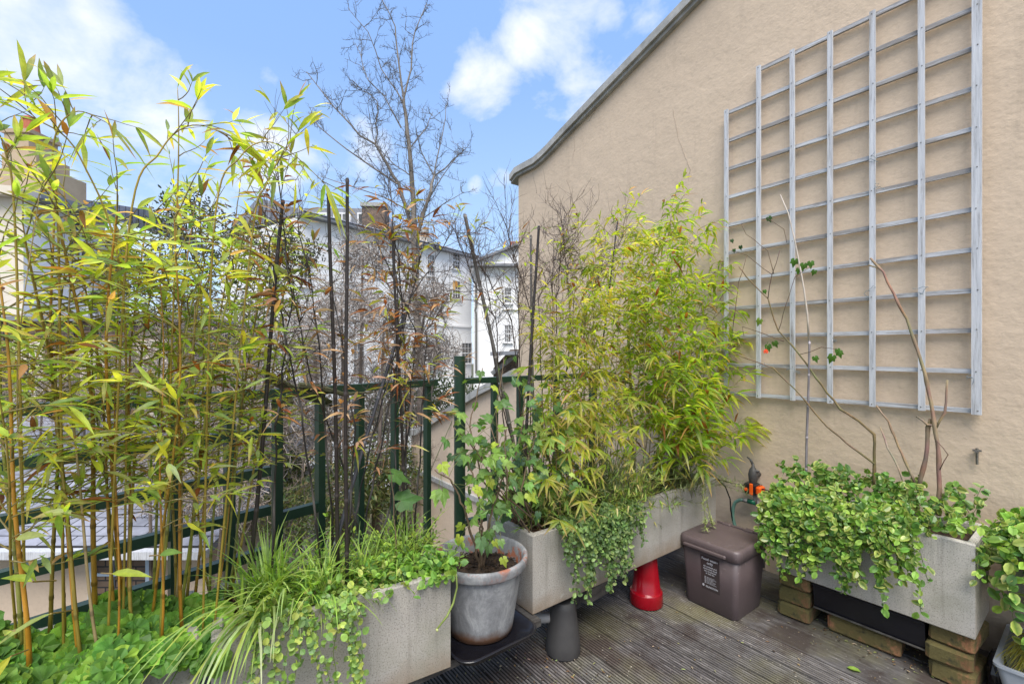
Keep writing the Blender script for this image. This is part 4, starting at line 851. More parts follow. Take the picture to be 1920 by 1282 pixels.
# long arching shoots above the clumps
root = thing('golden_bamboo', (-.1, 1.3, .45), 'golden bamboo with long arching top shoots rising highest into the sky', 'bamboo', 'golden bamboos in the left trough')
for px, lv in (([(230, 1000), (232, 520), (150, 250), (60, 170), (45, 110)], 7), ([(300, 1000), (330, 400), (335, 210), (333, 120)], 3), ([(120, 1000), (110, 420), (100, 230), (140, 165), (200, 185)], 7), ([(380, 1000), (400, 400), (450, 250), (520, 225), (610, 300)], 10), ([(200, 1000), (240, 400), (300, 240), (360, 190), (430, 210)], 9), ([(400, 1000), (470, 420), (500, 300), (540, 230), (560, 200)], 8), ([(50, 1000), (30, 420), (10, 240), (-20, 180)], 7)):
    y = R(1.2, 1.3); pts = []
    pts = [PY(u, v, y - .0002 * (1000 - v) * .3) for u, v in [(q0, q1 + (45 if q1 < 600 else 0)) for q0, q1 in px]]; pts[0] = V((pts[0].x, y, .45)); fine = []
    m = len(pts)
    for i in range(m - 1):
        p0, p1, p2, p3 = pts[max(i - 1, 0)], pts[i], pts[i + 1], pts[min(i + 2, m - 1)]
        for k in range(8):
            t = k / 8; fine.append(.5 * ((2 * p1) + (p2 - p0) * t + (2 * p0 - 5 * p1 + 4 * p2 - p3) * t * t + (3 * p1 - p0 - 3 * p2 + p3) * t ** 3))
    fine.append(pts[-1]); n = len(fine); b = MB(); b.tube(fine, [.0026 * (1 - .75 * i / n) for i in range(n)], 6, ORA[2]); o = b.build('culm', M['culm'], root, True); tw = MB(); lf = MB()
    for i in range(lv):
        k = int(n * (.55 + .45 * i / lv)); k = min(k, n - 2); ax = (fine[k + 1] - fine[k]).normalized(); az = rv(); az.z = abs(az.z) * .3
        spray(tw, lf, fine[k], ax * .6 + az.normalized() * .7, R(.04, .11), .070, 2, YG, .0012, tan=.45, droop=.25)
    for _ in range(2): bleaf(lf, fine[-1], (fine[-1] - fine[-3]).normalized() + rv(.3), .10, .014, YG, .4, 0, .5)
    tw.build('twigs', M['culm'], o); lf.build('leaves', M['leaf'], o, fix=False)

# ---- black bamboo in the middle trough
random.seed(5)
BK = (.012, .009, .009); BKC = [(.30, .10, .035), (.42, .24, .13), (.42, .50, .05), (.38, .46, .06), (.5, .52, .08), (.45, .30, .2), (.34, .15, .05), (.30, .38, .06), (.5, .34, .2)]
root = thing('black_bamboo', (.45, 1.28, .45), 'black bamboo clump with thin dark culms and withered brown leaves in the middle trough', 'bamboo', 'black bamboos')
for px, nsp, y in (([(631, 1050), (600, 650), (558, 400)], 3, 1.30), ([(640, 1080), (690, 850), (745, 650), (800, 440)], 9, 1.33), ([(650, 1060), (665, 800), (620, 520)], 4, 1.26), ([(668, 1060), (720, 800), (770, 560), (850, 430)], 10, 1.34), ([(700, 1060), (742, 900), (745, 560), (730, 330)], 8, 1.33), ([(760, 1030), (762, 760), (750, 500), (735, 420)], 6, 1.36), ([(610, 1080), (570, 800), (520, 560), (500, 430)], 5, 1.25), ([(690, 1050), (640, 860), (580, 700), (540, 500)], 5, 1.3), ([(735, 1050), (765, 800), (780, 620), (700, 440)], 7, 1.35), ([(775, 1010), (790, 800), (800, 620), (840, 560)], 6, 1.37), ([(505, 1100), (520, 800), (545, 560), (520, 300)], 8, 1.24)):
    pts = [PY(u, v, y + .0001 * (1050 - v)) for u, v in px]; pts[0] = V((pts[0].x, pts[0].y, .45)); fine = []; m = len(pts)
    for i in range(m - 1):
        k = 7
        for j in range(k): fine.append(pts[i].lerp(pts[i + 1], j / k) + rv(.0022))
    fine.append(pts[-1]); n = len(fine); b = MB(); cs = [BK if i % 4 else (.10, .09, .085) for i in range(n)]; b.tube(fine, [.0028 * (1 - .55 * i / n) * (1 if i % 4 else 1.25) for i in range(n)], 6, cols=cs); o = b.build('culm', M['culm'], root, True); tw = MB(); lf = MB()
    for i in range(nsp * 2):
        k = min(int(n * (.35 + .65 * i / (nsp * 2))), n - 2); a = R(0, 6.28)
        if i % 2: branchlets(tw, fine[k:k + 2], .16, .0011, 2, 1, (.06, .04, .03), .4, .22)
        spray(tw, lf, fine[k], V((math.cos(a), math.sin(a), R(.2, 1.0))), R(.08, .2), .062, 5, BKC, .0011, (.07, .045, .035), .15, .3, .3, .5)
    tw.build('twigs', M['culm'], o); lf.build('leaves', M['dry'], o, fix=False)
root = thing('black_bamboo', (1.25, 1.35, .45), 'black bamboo clump of nearly leafless dark stems at the left end of the long trough', 'bamboo', 'black bamboos')
for px, y in (([(985, 800), (905, 560), (846, 420)], 1.42), ([(975, 780), (975, 600), (960, 440)], 1.40), ([(1000, 790), (960, 600), (880, 460)], 1.38), ([(1010, 800), (1045, 560), (1058, 400)], 1.38), ([(1030, 800), (1035, 600), (1039, 447)], 1.40), ([(1045, 820), (1070, 600), (1050, 390)], 1.36), ([(990, 800), (1000, 600), (940, 400)], 1.34), ([(1060, 800), (1100, 560), (1170, 440)], 1.38), ([(960, 800), (930, 620), (900, 480)], 1.4), ([(1020, 800), (1010, 560), (1090, 430)], 1.36)):
    pts = [PY(u, v, y) for u, v in px]; pts[0].z = .46; fine = []
    for i in range(len(pts) - 1):
        for j in range(7): fine.append(pts[i].lerp(pts[i + 1], j / 7) + rv(.003))
    fine.append(pts[-1]); n = len(fine); b = MB(); b.tube(fine, [.0027 * (1 - .6 * i / n) for i in range(n)], 6, (.055, .040, .036)); o = b.build('culm', M['culm'], root, True); tw = MB(); lf = MB()
    branchlets(tw, fine[5:], .20, .0013, 2, 1, (.10, .07, .055), .5, .2)
    for i in range(3): spray(tw, lf, fine[int(n * R(.5, .95))], rv() + V((0, 0, .7)), R(.08, .16), .05, 3, YG, .0011, (.1, .07, .05), .16, .3, .2, .4)
    tw.build('twigs', M['culm'], o); lf.build('leaves', M['leaf'], o, fix=False)

# ---- support canes, one by one
def cane(px, y, r, col, label, ytop=None, zb=None, plane='y', node=.13, mat='culm'):
    (u0, v0), (u1, v1) = px[0], px[-1]; a = PY(u0, v0, y) if plane == 'y' else PX(u0, v0, y); e = PY(u1, v1, ytop or y) if plane == 'y' else PX(u1, v1, ytop or y)
    if zb is not None: a = e + (a - e) * ((e.z - zb) / (e.z - a.z))
    L = (e - a).length; k = int(L / node); b = MB(); pts = []; rs = []; cs = []
    for i in range(k):
        for f, q, c in ((0, 1.0, 1), (.90, .97, 1), (.955, 1.22, 2.6), (.985, 1.0, .6)):
            t = (i + f) / k; pts.append(a.lerp(e, t) + V((math.sin(t * 7 + u0), math.cos(t * 6 + u0), 0)) * .0025); rs.append(r * q * (1.04 - .18 * t)); cs.append(tuple(x * c for x in col))
    pts.append(e); rs.append(r * .86); cs.append(col); b.tube(pts, rs, 8, cols=cs)
    return tag(b.build('bamboo_cane', M[mat], None, True), label, 'cane', 'support canes')
BC = (.028, .022, .022); GC = (.16, .15, .145)
cane([(633, 970), (617, 362)], 1.27, .0055, BC, 'black support cane left of the tallest one in the middle trough', zb=.45)
cane([(649, 1075), (650, 334)], 1.20, .0052, BC, 'tallest straight black support cane standing in the middle trough', zb=.45)
cane([(483, 916), (531, 375)], 1.30, .0052, BC, 'black support cane leaning right beside the golden bamboo', zb=.45)
cane([(655, 930), (757, 590)], 1.30, .0060, (.05, .05, .06), 'thick slanting dark grey cane resting against the railing', ytop=1.40, zb=.46)
cane([(759, 958), (736, 425)], 1.34, .0050, BC, 'dark support cane nearest the tall green post in the middle trough', zb=.45)
cane([(935, 700), (872, 402)], 1.42, .0075, GC, 'thick pale grey cane leaning left in the long trough', zb=.45)
cane([(988, 790), (1010, 424)], 1.24, .0055, BC, 'straight black cane in the long trough in front of the wall corner', zb=.45)
cane([(1000, 780), (995, 442)], 1.38, .0055, GC, 'pale grey cane just left of the wall corner black cane', zb=.45)
cane([(1110, 800), (1158, 415)], 1.36, .0035, BC, 'thin black cane slanting right inside the green bamboo', zb=.45)
cane([(1187, 850), (1178, 620)], 1.36, .0075, (.26, .24, .04), 'thick yellow cane in the middle of the green bamboo', zb=.45)
cane([(1512, 905), (1517, 640)], 2.27, .0055, (.22, .20, .22), 'upright violet grey cane in front of the trellis', zb=.45, plane='x')
b = MB(); b.tube([PX(u, v, 2.27 + k * .004) for k, (u, v) in enumerate(((1517, 640), (1514, 590), (1508, 545), (1500, 500), (1490, 450), (1478, 400), (1463, 365)))], [.0042, .004, .0038, .0035, .003, .0026, .002], 7, (.50, .44, .38))
tag(b.build('bamboo_cane', M['culm'], None, True), 'thin bleached cane bending left over the trellis', 'cane', 'support canes')

# ---- green bamboo in the long trough
random.seed(9)
GG = [(.38, .45, .06), (.28, .38, .05), (.46, .48, .08), (.19, .29, .05), (.54, .52, .16), (.33, .41, .07)]
GG2 = [(.24, .38, .04), (.17, .30, .04), (.33, .45, .05), (.44, .52, .06), (.2, .33, .05)]
def green(label, px, loc, cols, leaf, nsp, spL, wr=.14, tan=.35, leafy0=.2):
    root = thing('green_bamboo', loc, label, 'bamboo', 'green bamboos in the long trough')
    for (ub, ut, vt, y, yt) in px:
        a = PY(ub, 860, y); a.z = .46; t = PY(ut, vt, yt)
        culm(root, a, t, .0023, random.choice([(.28, .25, .06), (.22, .20, .05), (.30, .22, .12)]), leafy0, nsp, spL, leaf, cols, nl=6, node=.10, wr=wr, tan=tan, brown=.06, bend=.04, droop=.5, wood=(.24, .2, .1))
green('yellow green small leaved bamboo in the left half of the long trough', [(1090, 1085, 445, 1.34, 1.40), (1105, 1130, 470, 1.30, 1.30), (1120, 1150, 430, 1.36, 1.42), (1140, 1175, 410, 1.30, 1.36), (1150, 1200, 440, 1.38, 1.44), (1075, 1075, 560, 1.28, 1.24), (1160, 1230, 455, 1.32, 1.30), (1050, 1040, 600, 1.25, 1.22), (1130, 1110, 540, 1.26, 1.20)], (1.45, 1.3, .45), GG, .062, 48, .13, .17)
green('dense green bamboo leaning to the trellis at the wall end of the long trough', [(1190, 1240, 400, 1.34, 1.40), (1200, 1260, 385, 1.30, 1.30), (1215, 1290, 450, 1.36, 1.36), (1225, 1310, 430, 1.30, 1.28), (1235, 1330, 500, 1.34, 1.30), (1245, 1350, 560, 1.28, 1.22), (1230, 1260, 520, 1.24, 1.18), (1250, 1370, 620, 1.32, 1.24), (1210, 1220, 520, 1.24, 1.20)], (1.75, 1.3, .45), [GG[1], GG[3], GG[5]] + GG2, .070, 48, .14, .18)
green('broad leaved low bamboo fan with pale tips drooping beside the tap', [(1240, 1330, 680, 1.26, 1.16), (1250, 1370, 730, 1.28, 1.16), (1230, 1290, 700, 1.22, 1.12), (1255, 1385, 790, 1.26, 1.18), (1235, 1340, 640, 1.28, 1.20), (1245, 1310, 760, 1.2, 1.10)], (1.9, 1.25, .45), GG2, .10, 17, .13, .17, .6, .25)

# ---- broad leaved low filler, ferny herbs, rosemary
def herb(name, label, cat, cents, n, leaf, cols, mat='leaf2', kind='oval', up=.4, asp=.5, tw=(.12, .10, .05), group=None, L=.1, nl=6):
    root = thing(name, V(cents[0][0]), label, cat, group); st = MB(); lf = MB()
    for _ in range(n):
        c, r = random.choice(cents); p = V(c) + V((RG(0, r * .5), RG(0, r * .35), 0)); d = (rv(.5) + V((0, -.15, 1)) * up * 2).normalized(); pts, dd = twig(st, p, d, L * R(.5, 1.2), .0011, 4, tw, .18, 3, -.03)
        for i in range(nl):
            k = R(.3, 3.99); a = int(k); q = pts[a].lerp(pts[a + 1], k - a); ax = (pts[a + 1] - pts[a]).normalized(); s = leaf * R(.6, 1.2); col = jit(random.choice(cols), .25)
            dl = (ax * (.9 if kind == 'needle' else .4) + rv(.7)).normalized()
            if kind == 'oval': oval(lf, q, dl, UP + rv(.5), s, s * asp, col, tuple(x * 1.15 for x in col))
            elif kind == 'needle': blade(lf, q, dl, s, s * asp, col, droop=.1, k=2)
            elif kind == 'lobed': lobed(lf, q, dl, UP + rv(.45), s * .5, col)
            elif kind == 'maple': maple(lf, q, dl, UP + rv(.5), s * .6, col)
    st.build('stems', M['culm'], root); lf.build('leaves', M[mat], root, fix=False); return root
ROS = [(.10, .15, .06), (.16, .20, .10), (.07, .12, .05), (.24, .26, .14)]
herb('rosemary', 'upright dark green rosemary among the bamboo of the long trough', 'herb', [(V((1.40, 1.28, .46)), .10)], 60, .030, ROS, kind='needle', asp=.10, up=.9, L=.34, nl=45, group='herbs')
herb('santolina', 'silvery green feathery herb at the wall end of the long trough', 'herb', [(V((1.78, 1.25, .46)), .20), (V((1.92, 1.22, .47)), .12)], 130, .030, [(.20, .24, .11), (.28, .31, .16), (.14, .19, .07)], kind='needle', asp=.085, up=.45, L=.20, nl=34, group='herbs')
root = thing('trailing_sprig', PY(1322, 900, 1.15), 'pale feathery sprigs hanging over the trough onto the bin lid', 'herb', 'herbs'); st = MB(); lf = MB()
for px, y in (([(1318, 885), (1322, 920), (1330, 965), (1338, 990)], 1.10), ([(1316, 890), (1318, 925), (1322, 970), (1324, 998)], 1.09), ([(1330, 880), (1360, 900), (1390, 912), (1402, 925)], 1.12), ([(1200, 880), (1240, 900), (1280, 895), (1320, 870)], 1.15), ([(1290, 850), (1330, 860), (1350, 880)], 1.14)):
    pts = []
    for (a, b_), (c, d) in zip(px, px[1:]):
        for k in range(6): pts.append(PY(a + (c - a) * k / 6, b_ + (d - b_) * k / 6, y))
    st.tube(pts, .0016, 5, (.30, .32, .14))
    for i, p in enumerate(pts):
        if i % 2 == 0 or i > 12:
            for _ in range(8): blade(lf, p, rv() + V((0, 0, .3)), R(.014, .027), .0040, jit((.46, .52, .24), .2), droop=.1, k=2)
st.build('stems', M['culm'], root); lf.build('leaves', M['leaf2'], root, fix=False)

# ---- abutilon in the pot and the climber with maple like leaves
random.seed(21)
MG = [(.11, .21, .06), (.15, .27, .06), (.19, .31, .06), (.13, .24, .06), (.10, .18, .08), (.36, .44, .06)]
def stemplant(name, label, cat, loc, stems, r, leafn, s, cols, kind='maple', barkc=(.16, .11, .07), group=None, sub=1, tips=None):
    root = thing(name, loc, label, cat, group); st = MB(); lf = MB()
    for pts in stems:
        fine = []
        for i in range(len(pts) - 1):
            for j in range(5): fine.append(pts[i].lerp(pts[i + 1], j / 5) + rv(.002))
        fine.append(pts[-1]); n = len(fine); st.tube(fine, [r * (1 - .65 * i / n) for i in range(n)], 6, barkc)
        for _ in range(leafn):
            k = int(R(.35, .999) * n); p = fine[min(k, n - 1)]; d = (rv(.8) + V((0, -.25, .3))).normalized()
            l = R(.03, .09); q = p + d * l; st.tube([p, p + d * l * .5 + V((0, 0, .006)), q], .0009, 3, (.16, .18, .06)); dl = (d + V((0, -.3, -.8)) + rv(.3)).normalized(); c = jit(random.choice(cols), .2)
            nrm = (V((-.5, -.7, .5)) + rv(.45))
            if kind == 'maple': maple(lf, q, dl, nrm, s * R(.6, 1.15), c)
            else: oval(lf, q, dl, nrm, s * R(.7, 1.2), s * .6, c)
    st.build('stems', M['bark'], root, True); lf.build('leaves', M['leaf2'], root, fix=False); return root
pc = V((PC.x, PC.y, .41))
stemplant('potted_abutilon', 'young green abutilon with lobed leaves growing in the grey pot', 'shrub', pc, [[pc + V((-.004, 0, -.01)), PY(903, 1000, 1.21), PY(905, 960, 1.2), PY(890, 900, 1.2), PY(870, 840, 1.22)], [pc + V((.01, 0, -.01)), PY(912, 1000, 1.21), PY(925, 950, 1.19), PY(945, 890, 1.2), PY(950, 800, 1.22)], [pc, PY(885, 1000, 1.2), PY(870, 950, 1.19), PY(845, 900, 1.2), PY(815, 880, 1.2)], [pc, PY(905, 1010, 1.18), PY(900, 985, 1.14), PY(890, 965, 1.12)], [pc, PY(920, 1005, 1.18), PY(935, 985, 1.15)]], .0048, 9, .028, MG)
stemplant('abutilon_shrub', 'taller abutilon with maple shaped leaves around the tall green post', 'shrub', V((1.03, 1.3, .45)), [[V((1.03, 1.30, .45)), PY(905, 900, 1.3), PY(880, 800, 1.32), PY(905, 690, 1.34)], [V((1.05, 1.28, .45)), PY(935, 860, 1.28), PY(930, 760, 1.3), PY(945, 670, 1.32)], [V((1.08, 1.28, .45)), PY(960, 880, 1.25), PY(980, 800, 1.25), PY(985, 730, 1.3)], [V((1.03, 1.25, .45)), PY(930, 920, 1.2), PY(900, 850, 1.2), PY(850, 800, 1.24)], [V((1.08, 1.24, .45)), PY(975, 930, 1.18), PY(990, 860, 1.18), PY(1010, 800, 1.2)], [V((1.1, 1.24, .45)), PY(950, 930, 1.17), PY(950, 880, 1.15), PY(920, 800, 1.2)]], .0038, 17, .025, MG)
sts = []
for _ in range(20):
    u0 = R(960, 1090); u1 = u0 + R(-130, 60); v1 = R(740, 930); y0 = R(1.19, 1.34); sts.append([PY(u0, 985, y0) * 1.0, PY((u0 + u1) / 2 + R(-20, 20), (960 + v1) / 2, y0 - .01), PY(u1, v1, y0 + R(-.06, .03))])
for s_ in sts: s_[0].z = .45; s_[0].x = max(s_[0].x, 1.01)
stemplant('hibiscus_shrub', 'bushy dark green shrub with toothed leaves spilling over the left end of the long trough', 'shrub', V((1.1, 1.26, .45)), sts, .0026, 14, .026, [(.09, .18, .06), (.13, .24, .06), (.17, .29, .06), (.08, .15, .08), (.27, .38, .08)])
stemplant('ivy', 'dark green ivy leaf cluster hanging between the dark bamboo poles', 'climber', PY(730, 860, 1.22), [[V((PY(745, 1000, 1.25).x, 1.25, .45)), PY(738, 940, 1.24), PY(728, 860, 1.22)]], .002, 2, .045, [(.05, .12, .03), (.08, .17, .04)])

# ---- trailing mat over the long trough
random.seed(23)
def trail(name, label, cat, loc, starts, leaf, cols, kind, mat, edge=None, asp=.75, step=.012, dens=2, out=.03, stemc=(.16, .2, .07), nrm=V((-.2, -1, .5)), group=None, side=None, col_edge=None, wob=.35):
    root = thing(name, loc, label, cat, group); st = MB(); lf = MB()
    for p, L, d0 in starts:
        p = V(p); d = V(d0).normalized(); n = int(L / step); pts = [p]
        for i in range(n):
            d = (d + rv(wob * .5) * .5 + V((0, 0, -.22))).normalized(); q = pts[-1] + d * step; 
            if side: q = side(q)
            pts.append(q)
        st.tube(pts, .0011, 3, stemc)
        for i, q in enumerate(pts):
            for _ in range(dens):
                c = jit(random.choice(cols), .22); dl = (rv(.8) + V((0, 0, -.2))).normalized(); dl = (dl - nrm * .15).normalized(); s = leaf * R(.4, 1.3); nn = (nrm + rv(.45)).normalized(); q2 = q + nrm.normalized() * R(.0, .012) + rv(.004)
                if kind == 'round': oval(lf, q2, dl, nn, s, s * asp, c, tuple(x * 1.1 for x in c))
                elif kind == 'var': e = jit((.42, .46, .13), .25) if R(0, 1) < .34 else tuple(x * 1.5 for x in c); oval(lf, q2, dl, nn, s, s * asp, c, e, .16)
                elif kind == 'needle': blade(lf, q2, dl, s, s * asp, c, droop=.2, k=2)
    st.build('stems', M['culm'], root); lf.build('leaves', M[mat], root, fix=False); return root
CJ = [(.20, .32, .08), (.28, .42, .10), (.15, .25, .08), (.44, .52, .12), (.24, .36, .15)]
def front(y, sl=0, x0=0):
    def f(q):
        q = V(q); yy = y + sl * (q.x - x0)
        if q.z < .495: q.y = min(q.y, yy - .004); q.y = max(q.y, yy - .07)
        return q
    return f
def rim(n, x0, x1, y, z=.495, L=(.05, .2), s=.03):
    return [((R(x0, x1), y + R(-.01, .03), z + R(0, .02)), R(*L), (R(-.4, .4), -1, .4)) for _ in range(n)]
st_ = rim(70, 1.06, 1.46, 1.16, L=(.03, .20)) + rim(45, 1.14, 1.38, 1.15, L=(.10, .34))
trail('trailing_mat', 'mat of small leaved trailing green spilling over the front of the long trough', 'plant', (1.2, 1.16, .49), st_, .0155, [(.12, .20, .07), (.17, .27, .08), (.08, .14, .05), (.26, .36, .12)], 'round', 'leaf2', side=front(1.165), dens=3, asp=.7, group='trailing plants')
trail('creeping_jenny', 'round leaved creeping stems trailing down the front of the grass filled trough', 'plant', (.3, 1.15, .49), rim(7, .14, .34, 1.15, L=(.12, .28)) + rim(5, .20, .33, 1.14, L=(.2, .3)) + rim(4, .34, .36, 1.13, L=(.22, .30)) + rim(8, .15, .42, 1.13, L=(.03, .12)), .0160, CJ, 'round', 'leaf2', side=front(1.153, -.098, .12), dens=2, asp=.85, group='trailing plants', step=.013)
# herbs on the surface of the middle trough, right end clump
herb('clover_clump', 'clump of small rounded bright leaves at the pot end of the grass filled trough', 'plant', [(V((.56, 1.17, .47)), .07), (V((.60, 1.14, .48)), .04), (V((.50, 1.2, .46)), .07)], 110, .022, [(.2, .36, .07), (.28, .45, .08), (.14, .27, .07)], kind='oval', asp=.8, L=.07, nl=7, group='herbs')
herb('weedy_herbs', 'leafy bright weeds between the grass tufts in the middle trough', 'plant', [(V((.34, 1.20, .46)), .14), (V((.22, 1.22, .46)), .08), (V((.46, 1.20, .46)), .08)], 120, .020, [(.2, .36, .07), (.28, .45, .08), (.14, .27, .07), (.4, .45, .12)], kind='oval', asp=.7, L=.10, nl=8, group='herbs')
herb('box_seedlings', 'fine leaved low green herbs behind the dark pole in the middle trough', 'plant', [(V((.40, 1.30, .46)), .16), (V((.52, 1.34, .46)), .10), (V((.30, 1.33, .46)), .10), (V((.60, 1.32, .46)), .06)], 230, .015, [(.26, .38, .07), (.38, .5, .08), (.17, .28, .07)], kind='oval', asp=.5, L=.13, nl=15, group='herbs')
herb('leafy_filler', 'mixed soft green foliage covering the left half of the long trough', 'plant', [(V((1.15, 1.26, .47)), .14), (V((1.35, 1.24, .47)), .16), (V((1.55, 1.22, .47)), .16)], 240, .034, [(.17, .28, .07), (.26, .38, .08), (.36, .42, .11), (.5, .46, .17)], kind='needle', asp=.16, L=.20, nl=14, up=.5, group='herbs')
# tan tipped bamboo fans spilling over the long trough
root = thing('dwarf_bamboo', V((1.12, 1.17, .48)), 'low bamboo fans with pinkish dry tips over the long trough corner', 'bamboo', 'green bamboos in the long trough'); tw = MB(); lf = MB()
for u, v, y in [(R(1000, 1200), R(740, 935), R(1.1, 1.22)) for _ in range(34)] + [(1090, 940, 1.11), (1110, 960, 1.1), (1050, 975, 1.1), (1120, 935, 1.12), (1075, 985, 1.1), (1045, 890, 1.14), (1120, 790, 1.2), (1140, 850, 1.17), (1010, 830, 1.2), (1060, 800, 1.2), (1165, 800, 1.2), (1090, 760, 1.22), (1130, 700, 1.22), (1030, 740, 1.25), (1180, 760, 1.2), (1065, 850, 1.16)]:
    q = PY(u, v, y)
    for k in range(random.choice((3, 4, 5, 6, 7))): a = -1.2 + k * .45 + R(-.4, .4); lance(lf, q, RT * math.sin(a) * 1.0 + V((0, -.3, 0)) + V((0, 0, .15 - .5 * math.cos(a))), V((-.5, -.8, .4)) + rv(.2), R(.045, .07), R(.008, .012), jit(random.choice([(.30, .38, .04), (.42, .44, .06), (.22, .32, .04)]), .15), jit((.55, .34, .20), .2), .3, .3)
    tw.tube([q, q + V((0, .05, .0)), q + V((0, .09, -.05))], .001, 3, (.3, .26, .1))
tw.build('twigs', M['culm'], root); lf.build('leaves', M['leaf'], root, fix=False)

# ---- grasses
random.seed(31)
def tussock(label, c, n, L, W, cols, droop, spread, dirs=None, tip=None, name='grass_tussock', kk=8, side=None):
    root = thing(name, c, label, 'grass', 'ornamental grasses'); b = MB()
    for _ in range(n):
        d = dirs() if dirs else (V((RG(0, spread), RG(0, spread), 1))); p = V(c) + V((RG(0, .022), RG(0, .018), 0)); blade(b, p, d, L * R(.55, 1.15), W * R(.7, 1.3), jit(random.choice(cols), .2), tip, droop * R(.5, 1.4), kk)
    o = b.build('blades', M['leaf2'], root, fix=False); return root
GR = [(.30, .46, .08), (.38, .55, .09), (.21, .36, .08), (.5, .62, .2)]
tussock('tall fresh green grass tussock standing at the left end of the middle trough', V((.20, 1.27, .46)), 150, .21, .0075, GR, .9, .30)
tussock('grass tussock arching right in the middle of the trough', V((.31, 1.22, .46)), 150, .20, .0038, GR, 1.1, .5)
tussock('pale striped grass cascading down over the trough corner beside the gap', V((.19, 1.19, .48)), 42, .31, .0055, [(.30, .42, .14), (.22, .36, .08), (.42, .50, .26), (.36, .46, .10)], 1.5, .3, dirs=lambda: V((R(-.75, -.05), -R(.25, .75), R(.5, 1.1))))
tussock('small grass tuft beside the creeping stems behind the round pole', V((.42, 1.25, .46)), 90, .15, .0032, GR, 1.0, .5)
tussock('arching grass tuft near the pot end of the middle trough', V((.55, 1.27, .46)), 110, .20, .0040, GR, 1.1, .5)
tussock('short grass tuft in the middle of the long trough', V((1.50, 1.24, .47)), 90, .16, .0035, GR, 1.1, .55)
tussock('grass tuft at the left end of the long trough under the abutilon', V((1.12, 1.30, .47)), 110, .18, .0036, [(.18, .24, .06), (.3, .33, .12)], 1.0, .5)

# ---- scalloped leaves at the left
random.seed(33)
root = thing('scalloped_plant', V((-.2, 1.25, .47)), 'mound of scalloped dark green leaves at the foot of the golden bamboo', 'plant', 'trailing plants'); st = MB(); lf = MB()
HC = [(.14, .30, .05), (.20, .38, .055), (.28, .46, .07), (.11, .24, .05)]
for i in range(950):
    u = R(-60, 410); top = 1185 - max(0, (u - 60)) * .26 + 40 * math.sin(u * .021) * .5; v = top + R(0, 1) ** 1.1 * (1400 - top)
    y = 1.36 - .28 * min(1, (v - top) / 150) + R(-.03, .03)
    if v > 1240 and u > 215 + R(-20, 30): continue
    q = PY(u, v, max(y, 1.085)); 
    if q.z < .30: continue
    s = R(.011, .034); n = V((-.25, -.65, .8)) + rv(.35); lobed(lf, q, V((RG(0, 1), -.4, -.5)), n, s, jit(random.choice(HC), .25), 7, .17, .35)
    if i % 2 == 0: st.tube([q, q + V((RG(0, .02), .03, -.05))], .0012, 3, (.18, .2, .08))
st.build('stems', M['culm'], root); lf.build('leaves', M['leaf2'], root, fix=False)
root = thing('fallen_bamboo_leaves', V((-.1, 1.2, .47)), 'big pale bamboo leaves low over the scalloped plant at the left edge', 'bamboo', 'golden bamboos in the left trough'); lf = MB(); tw = MB()
for u, v, a, L in ((60, 1090, 150, .13), (95, 1150, 215, .11), (30, 1010, 35, .10), (10, 1190, 60, .12), (210, 1075, 8, .11), (240, 930, -25, .09), (300, 1040, 40, .07), (130, 960, 160, .09), (350, 980, -40, .07), (20, 1230, 250, .1)):
    L *= R(.5, .8)
    q = PY(u, v, 1.12); a = math.radians(a); lance(lf, q, RT * math.cos(a) + UP * math.sin(a) * .5 + FW * R(-.5, .2), UP * .8 - FW * .6 + rv(.5), L, .015, jit(random.choice(YG), .1), jit(TAN, .1) if R(0, 1) < .34 else None, .25, .3); tw.tube([q, q - RT * math.cos(a) * .03 + V((0, .08, -.03))], .0014, 4, (.3, .2, .06))
tw.build('twigs', M['culm'], root); lf.build('leaves', M['leaf'], root, fix=False)

# ---- variegated leaves over the right trough
random.seed(35)
VG = [(.13, .25, .04), (.18, .32, .05), (.10, .20, .04), (.24, .37, .06), (.07, .15, .035)]
def dside(q):
    q = V(q)
    if q.z < .5 and q.y > .245: q.x = min(q.x, 2.034); q.x = max(q.x, 1.95)
    q.x = min(q.x, 2.38); q.y = min(q.y, .885); return q
st_ = []
for _ in range(145):
    y = .36 + .50 * R(0, 1) ** .8; f = (y - .34) / .5
    st_.append(((2.05 + R(-.02, .06), y, .50 + R(0, .03)), R(.05, .12 + .25 * min(1, .42 + f)), (-1, R(-.3, .3), .4)))
for _ in range(8): st_.append(((2.04, R(.42, .86), .51), R(.2, .36), (-1, R(-.3, .3), .2)))
for _ in range(45): st_.append(((2.05 + R(0, .2), R(.28, .88), .51 + R(-.01, .02)), R(.05, .10), (R(-1, 1), R(-1, 1), 1.2)))
trail('variegated_vine', 'variegated yellow edged vinca covering the front of the raised trough', 'climber', (2.1, .6, .5), st_, .027, VG, 'var', 'gloss', side=dside, dens=2, asp=.62, nrm=V((-1, -.25, .55)), step=.016, group='vincas')
st_ = []
for _ in range(150): st_.append(((2.18 + R(-.07, .2), R(-.14, .20), .52 + R(0, .03)), R(.08, .36), (-.7, R(-.6, .6), .4)))
trail('variegated_vine', 'variegated vinca hanging in a thick curtain at the right picture edge', 'climber', (2.2, .1, .5), st_, .033, VG, 'var', 'gloss', side=None, dens=2, asp=.62, nrm=V((-1, -.25, .55)), step=.016, group='vincas')
st_ = [((R(2.20, 2.34), R(.30, .86), .50 + R(0, .06)), R(.06, .11), (R(-.6, .3), R(-.7, .7), 2.2)) for _ in range(60)]
trail('variegated_vine', 'upright leafy vinca shoots along the wall behind the raised trough', 'climber', (2.28, .6, .5), st_, .030, [(.08, .17, .035), (.11, .22, .04)], 'var', 'gloss', dens=2, asp=.6, nrm=V((-1, -.2, .7)), step=.016, group='vincas')
